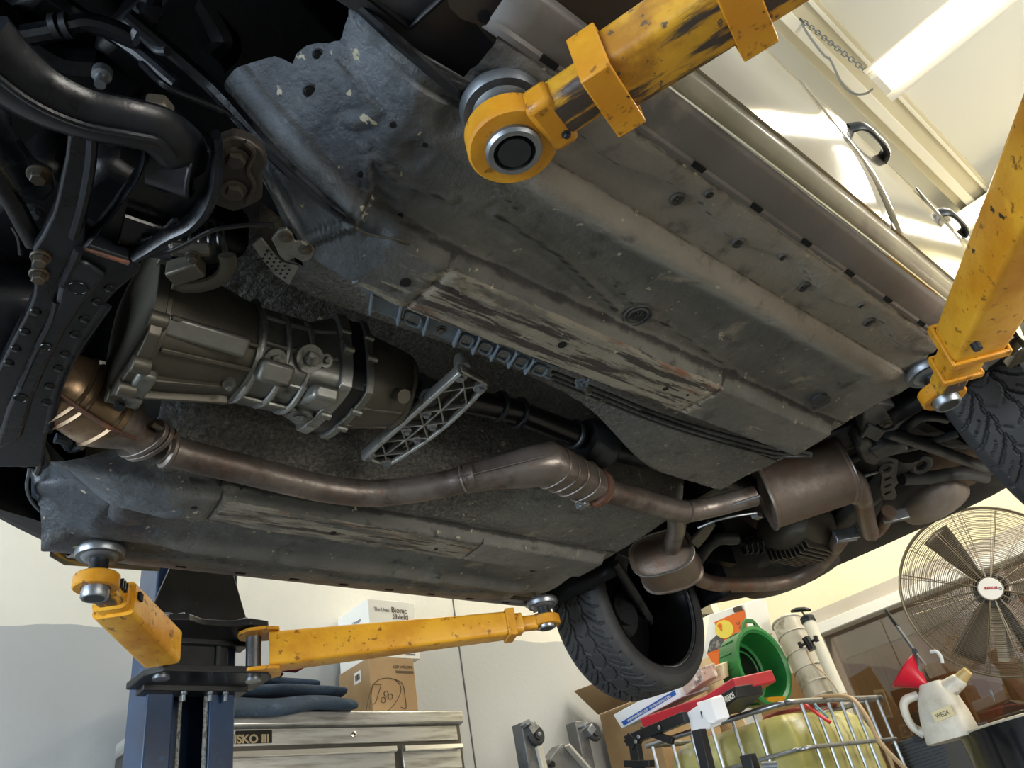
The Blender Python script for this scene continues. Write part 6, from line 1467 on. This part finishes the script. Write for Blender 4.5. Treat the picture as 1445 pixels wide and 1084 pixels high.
# orange and white retail box
t, P = slab('retail_box', 'orange and white retail box with a yellow roundel behind the green pan', 'box', [(1001, 868), (1050, 852), (1060, 905), (1030, 948), (1010, 941), (993, 915)], 3.80, (.06, .14, .03), white)
og = mat('orange_print', '#d5651c', .5); yl = mat('yellow_print', '#d8c24a', .5); bkp = mat('grey_product_photo', '#4a4744', .5, layers=[('#8b8780', 30, .5, .62)])
y_ = 3.796
def patch(pts, mt, nm, y=y_): 
    m = MB(); m.prism([at(a, b, y=y) for a, b in pts], (0, -.001, 0)); return m.build(nm, mt, t)
patch([(1008, 878), (1050, 860), (1054, 884), (1034, 912), (1016, 900)], og, 'orange_panel'); patch([(997, 922), (1026, 912), (1026, 944), (1008, 939)], og, 'orange_panel', 3.795)
patch([(1002, 905), (1016, 892), (1024, 908), (1020, 920), (998, 922)], bkp, 'product_picture', 3.795)
ro = patch([(1022 + 13 * math.cos(a), 888 + 13 * math.sin(a)) for a in [k * .393 for k in range(16)]], yl, 'roundel', 3.794)
lettering('printed_lettering', 'P', og, t, at(1017, 890, y=3.790), (1, .0, .38), (-.2, 0, 1), .045, .0006, bold=.003)
lettering('printed_lettering', 'HI C', ink, t, at(1050, 889, y=3.785), (-.2, 0, .8), (-1, 0, -.3), .03, .0006)
patch([(1034, 858), (1046, 854), (1048, 861), (1036, 865)], ink, 'print_block', 3.793)
# ------------------------------------------------------------------ clear hand-pump cylinder
cy0, cy1 = at(1163, 990, y=3.84), at(1110, 878, y=3.92); cd = (cy1 - cy0).normalized()
clr = mat('cloudy_clear_plastic', '#b7b0a0', .25, layers=[('#c9c4b6', 4, .4, .65), ('#8a8068', 9, .58, .7)], alpha=.86)
t = thing('oil_extractor', 'cloudy clear pump cylinder with a black T handle, leaning on the tank', 'pump', cy0)
Lc = (cy1 - cy0).length; rc_ = .078
m = MB(); m.lathe([(rc_, 0), (rc_, Lc), (rc_ - .004, Lc), (rc_ - .004, 0)], cy0, cd, 40, cap=False); m.build('cylinder', clr, t)
for f in (.02, .18, .36, .56, .80, .985):
    m = MB(); m.torus(cy0 + cd * Lc * f, cd, rc_ + .001, .004 if f < .9 else .006, 40, 8); m.build('moulded_ring', clr, t)
q0, q1 = at(1187, 982, y=3.78), at(1140, 875, y=3.82); qd = (q1 - q0).normalized()
m = MB(); m.cyl(q0, q1, .030, n=24); pt = m.build('pump_tube', mat('pale_pump_tube', '#c9c5b5', .3), t)
m = MB(); m.lathe([(.034, -.015), (.036, -.01), (.036, .012), (.028, .02)], q1, qd, 24); m.build('pump_cap', M['steel_dark'], pt)
q2 = at(1131, 862, y=3.77); m = MB(); m.cyl(q1, q2, .005, n=10); m.build('plunger_rod', M['steel'], t)
m = MB(); m.tube([at(1117, 863, y=3.78), at(1124, 861, y=3.77), at(1136, 860, y=3.77), at(1143, 861, y=3.76)], [.007, .012, .012, .007], 10, 3); m.build('handle', M['blackband'], t)
m = MB(); a, b = at(1137, 900, y=3.68), at(1147, 917, y=3.68); m.cyl(a, b, .020, n=18); m.cyl(a.lerp(b, .4) - V(.04, 0, 0), a.lerp(b, .4) + V(.04, 0, 0), .007); vb = m.build('valve_body', M['blackband'], t)
for dxx in (-.045, .045): m = MB(); p = a.lerp(b, .35) + V(dxx, 0, 0); m.box(p, (.018, .016, .03)); m.build('tap', M['blackband'], vb, bevel=.003)
m = MB(); m.tube([at(1138, 918, y=3.68), at(1146, 935, y=3.66), at(1162, 950, y=3.66), at(1175, 965, y=3.66), at(1183, 978, y=3.66)], .004, 8, 4); m.build('thin_hose', tan_, t)
# ------------------------------------------------------------------ shop fan
fc = at(1398, 832, y=4.0); ax = V(.27, -.95, -.14).normalized()
t = thing('shop_fan', 'large round wire-guard shop fan on a stand in front of the office window', 'fan', V(fc.x, fc.y + .2, FLOOR))
wire = mat('dark_guard_wire', '#6b6150', .4, metal=.6)
R = .372; x_, y_, z_ = axframe(ax); upp = (V(0, 0, 1) - ax * ax.z).normalized(); sdd = ax.cross(upp)
m = MB()
nr = 40
for k in range(nr):
    r = .062 + (R - .062) * (k + .0) / (nr - 1); h_ = .055 * (1 - (r / R) ** 4)
    m.torus(fc + ax * h_, ax, r, .0013, 72, 4)
gd = m.build('front_guard', wire, t)
m = MB()
for k in range(16):
    a = 2 * math.pi * k / 16 + .1
    for da in (-.022, .022):
        d = sdd * math.cos(a + da * (1)) + upp * math.sin(a + da)
        m.tube([fc + ax * .060 + d * .045, fc + ax * .056 + d * .14, fc + ax * .05 + d * .24, fc + ax * .03 + d * .33, fc + d * R], .0018, 4)
m.build('radial_wires', wire, gd)
m = MB(); m.torus(fc, ax, R, .005, 80, 8); m.torus(fc - ax * .05, ax, R, .004, 80, 8); m.build('rim_ring', wire, t)
m = MB()
for k in range(18):
    r = .08 + (R - .08) * k / 17; m.torus(fc - ax * (.05 + .07 * (1 - (r / R) ** 3)), ax, r, .0013, 64, 4)
for k in range(12):
    a = 2 * math.pi * k / 12; d = sdd * math.cos(a) + upp * math.sin(a); m.tube([fc - ax * .12 + d * .05, fc - ax * .10 + d * .22, fc - ax * .05 + d * R], .0018, 4)
m.build('rear_guard', wire, t)
m = MB(); m.lathe([(.0, .068), (.045, .068), (.050, .064), (.050, .052)], fc, ax, 40); hb_ = m.build('hub_badge', mat('white_badge', '#d8d4ca', .35), t)
m = MB(); m.torus(fc + ax * .064, ax, .050, .003, 40, 8); m.build('badge_ring', wire, hb_)
lettering('badge_lettering', 'MAXXAIR', mat('red_badge_letters', '#a8282c', .4), hb_, fc + ax * .0690 - sdd * .026 - upp * .010, sdd + upp * .28, upp, .016, .0006, width=.052, bold=.0008)
m = MB(); m.torus(fc + ax * .069 - sdd * .036 - upp * .012, ax, .005, .0014, 16, 6); m.build('badge_emblem', mat('dark_badge_emblem', '#5a4a48', .4), hb_)
blade = mat('dark_fan_blade', '#5a534b', .35, metal=.5)
for k in range(3):
    a0_ = math.radians(192 + 120 * k); m = MB()
    def bf(i, j):
        r = .06 + .27 * i; a = a0_ + (j - .5) * (.55 - .15 * i); d = sdd * math.cos(a) + upp * math.sin(a)
        return fc - ax * (.035 - .05 * (j - .5)) + d * r
    m.grid(bf, 8, 8); m.build('blade', blade, t, solid=.002)
m = MB(); m.cyl(fc - ax * .03, fc + ax * .02, .05, n=24); m.cyl(fc - ax * .22, fc - ax * .06, .075, n=24); m.build('motor', M['steel_dark'], t)
m = MB(); pb_ = fc - ax * .16; m.tube([pb_, pb_ + V(.02, .02, -.25), V(pb_.x + .03, pb_.y + .02, FLOOR + .05)], .022, 14); m.lathe([(.26, 0), (.26, .03), (.05, .05)], V(pb_.x + .03, pb_.y + .02, FLOOR), (0, 0, 1), 32); m.build('stand', M['steel_dark'], t)
m = MB(); p0_ = fc + ax * -.20 - upp * .04; m.bar(p0_, p0_ + upp * -.26 + sdd * .09, .03, .045); m.bar(p0_ + sdd * .0, p0_ + upp * -.25 + sdd * .05, .012, .03); m.build('motor_bracket', mat('pale_bracket', '#b5ada0', .4, metal=.4), t)
# ------------------------------------------------------------------ black drum, jug with funnel, pliers and crate
dc_ = V(-.985, 3.42, 0); DZ = .245
t = thing('oil_drum', 'black steel drum in the lower right corner with a jug on top', 'drum', (dc_.x, dc_.y, FLOOR))
dm_ = mat('gloss_black_drum', '#0b0d10', .18, layers=[('#15181c', 6, .45, .65)], coat=.5)
m = MB(); m.lathe([(.29, FLOOR + .001), (.295, FLOOR + .02), (.29, FLOOR + .04), (.29, -.25), (.298, -.235), (.29, -.22), (.29, .05), (.29, DZ - .02), (.297, DZ - .008), (.297, DZ), (.287, DZ), (.285, DZ - .012), (0, DZ - .012)], (dc_.x, dc_.y, 0), (0, 0, 1), 72, cap=False); m.build('drum_shell', dm_, t)
m = MB(); m.torus((dc_.x, dc_.y, DZ - .002), (0, 0, 1), .294, .005, 72, 8); m.build('rim_chime', mat('worn_rim_edge', '#c9c0ad', .4, metal=.4), t)
jb = at(1340, 1030, y=3.24); jb.z = DZ - .01
jm = mat('dirty_white_plastic', '#c6c0b0', .45, layers=[('#aea693', 6, .45, .65), ('#8c8069', 14, .6, .72)], bump=.08)
t = thing('measuring_jug', 'dirty white plastic jug with a tan spout, standing on the black drum', 'jug', jb)
jt = at(1332, 965, y=3.24)
m = MB(); R_ = []
for k, (f, w, dd_) in enumerate(((0, .088, .070), (.05, .090, .072), (.45, .082, .066), (.75, .070, .056), (.9, .058, .048), (1.0, .046, .042), (1.08, .040, .038))):
    c = V(jb.x + .0 + .010 * f, jb.y, jb.z + (jt.z - jb.z) * f)
    R_.append([c + V(w * math.copysign(abs(math.cos(a)) ** .6, math.cos(a)), dd_ * math.copysign(abs(math.sin(a)) ** .6, math.sin(a)), 0) for a in [2 * math.pi * q / 28 for q in range(28)]])
m.loft(R_); m.build('body', jm, t, sharp=60)
hz = jt.z - jb.z
m = MB(); m.tube([V(jb.x - .045, jb.y - .02, jb.z + hz * .93), V(jb.x - .095, jb.y - .03, jb.z + hz * .90), V(jb.x - .115, jb.y - .03, jb.z + hz * .72), V(jb.x - .112, jb.y - .03, jb.z + hz * .42), V(jb.x - .085, jb.y - .02, jb.z + hz * .22)], [.014, .015, .014, .013, .016], 12, 5, flat=(1.0, 1.1)); m.build('handle', jm, t)
s0, s1, s2 = V(jb.x + .045, jb.y, jb.z + hz * .86), at(1352, 962, y=3.24), at(1366, 947, y=3.24)
m = MB(); m.tube([s0, s1, s1.lerp(s2, .3)], [.036, .028, .022], 18, 4); m.build('neck', jm, t)
m = MB(); m.tube([s1.lerp(s2, .15), s2], [.023, .017], 18); m.build('spout', mat('tan_spout', '#b39a62', .45), t)
m = MB(); p = V(jb.x + .03, jb.y - .073, jb.z + hz * .45); m.box(p, (.075, .002, .035), Matrix.Rotation(-.08, 3, 'Y')); lb = m.build('tape_label', mat('masking_tape', '#cdbf92', .6), t)
lettering('handwriting', 'WEGA', ink, lb, p + V(-.026, -.0018, -.010), (1, 0, .06), (0, 0, 1), .022, .0003, width=.05)
fn = mat('red_funnel_plastic', '#b3142a', .3)
f0, f1 = at(1322, 974, y=3.24), at(1312, 944, y=3.24); fd_ = V(-.55, -.25, .8).normalized()
t = thing('funnel', 'red plastic funnel tipped in the mouth of the jug', 'funnel', f0)
m = MB(); m.lathe([(.008, -.045), (.012, .0), (.072, .085), (.076, .086), (.074, .090), (.068, .086), (.010, .004), (.006, -.045)], V(jb.x - .012, jb.y, jb.z + hz * 1.06), fd_, 36, cap=False); m.build('cone', fn, t)
m = MB(); m.tube([at(1313, 920, y=3.20), at(1322, 920, y=3.20), at(1328, 928, y=3.20), at(1330, 936, y=3.20)], .0065, 8, 4); m.build('hose_stub', mat('pale_tube', '#c9c9c4', .3), t)
t = thing('hose_pliers', 'long-handled steel pliers standing in the red funnel', 'pliers', at(1302, 950, y=3.22))
m = MB(); a, b, c = at(1250, 862, y=3.30), at(1266, 884, y=3.27), at(1290, 918, y=3.24); m.tube([a, b], .008, 10); m.build('grip', M['blackband'], t)
m = MB(); m.bar(b, c, .008, .020, (0, 1, 0)); m.bar(c, at(1305, 938, y=3.22), .006, .014, (0, 1, 0)); m.bar(c, at(1298, 948, y=3.22), .006, .014, (0, 1, 0)); m.build('jaw', M['steel'], t, bevel=.001)
m = MB(); m.hexbolt(at(1291, 919, y=3.22), (0, -1, 0), .007, .008); m.build('pivot', M['steel_dark'], t)
cr0 = [(1256, 1050), (1330, 1028), (1340, 1110), (1290, 1130), (1275, 1095)]
t, P = slab('ribbed_crate', 'dark grey ribbed crate between the tank and the black drum', 'crate', cr0, 4.1, (.1, .3, 0), mat('dark_grey_ribbed_plastic', '#34373b', .5), bev=.004)
for k in range(12):
    m = MB(); a_, b_ = at(1262 + k * 1.5, 1054 + k * 5, y=4.092), at(1331 + k * 1.0, 1033 + k * 5.0, y=4.092); m.bar(a_, b_, .006, .007, (0, 0, 1)); m.build('rib', mat('dark_rib', '#2b2e32', .5) if k == 0 else bpy.data.materials['dark_rib'], t)
m = MB(); m.bar(at(1289, 1044, y=4.085), at(1301, 1040, y=4.085), .01, .03); m.build('label_plate', M['blackband'], t)
# dark bin and canister on the office side
t, P = slab('canister', 'grey canister seen through the office window behind the jug', 'canister', [(1413, 995), (1425, 988), (1437, 993), (1443, 1016), (1420, 1022)], YF + .9, (0, .2, 0), mat('dull_green_grey', '#5b564d', .5))
t, P = slab('dark_bin', 'dark blue grey bin seen through the office window behind the crate', 'bin', [(1282, 1008), (1294, 1004), (1305, 1032), (1290, 1038)], YF + .9, (0, .2, 0), mat('dark_blue_grey', '#3c4448', .5))
m = MB(); m.tube([at(1397, 974, y=3.9), at(1401, 983, y=3.9), at(1403, 990, y=3.9)], [.006, .005, .002], 8, 2); tag(m.build('hanging_tip', M['steel']), 'small steel hook hanging beside the jug', 'hook')
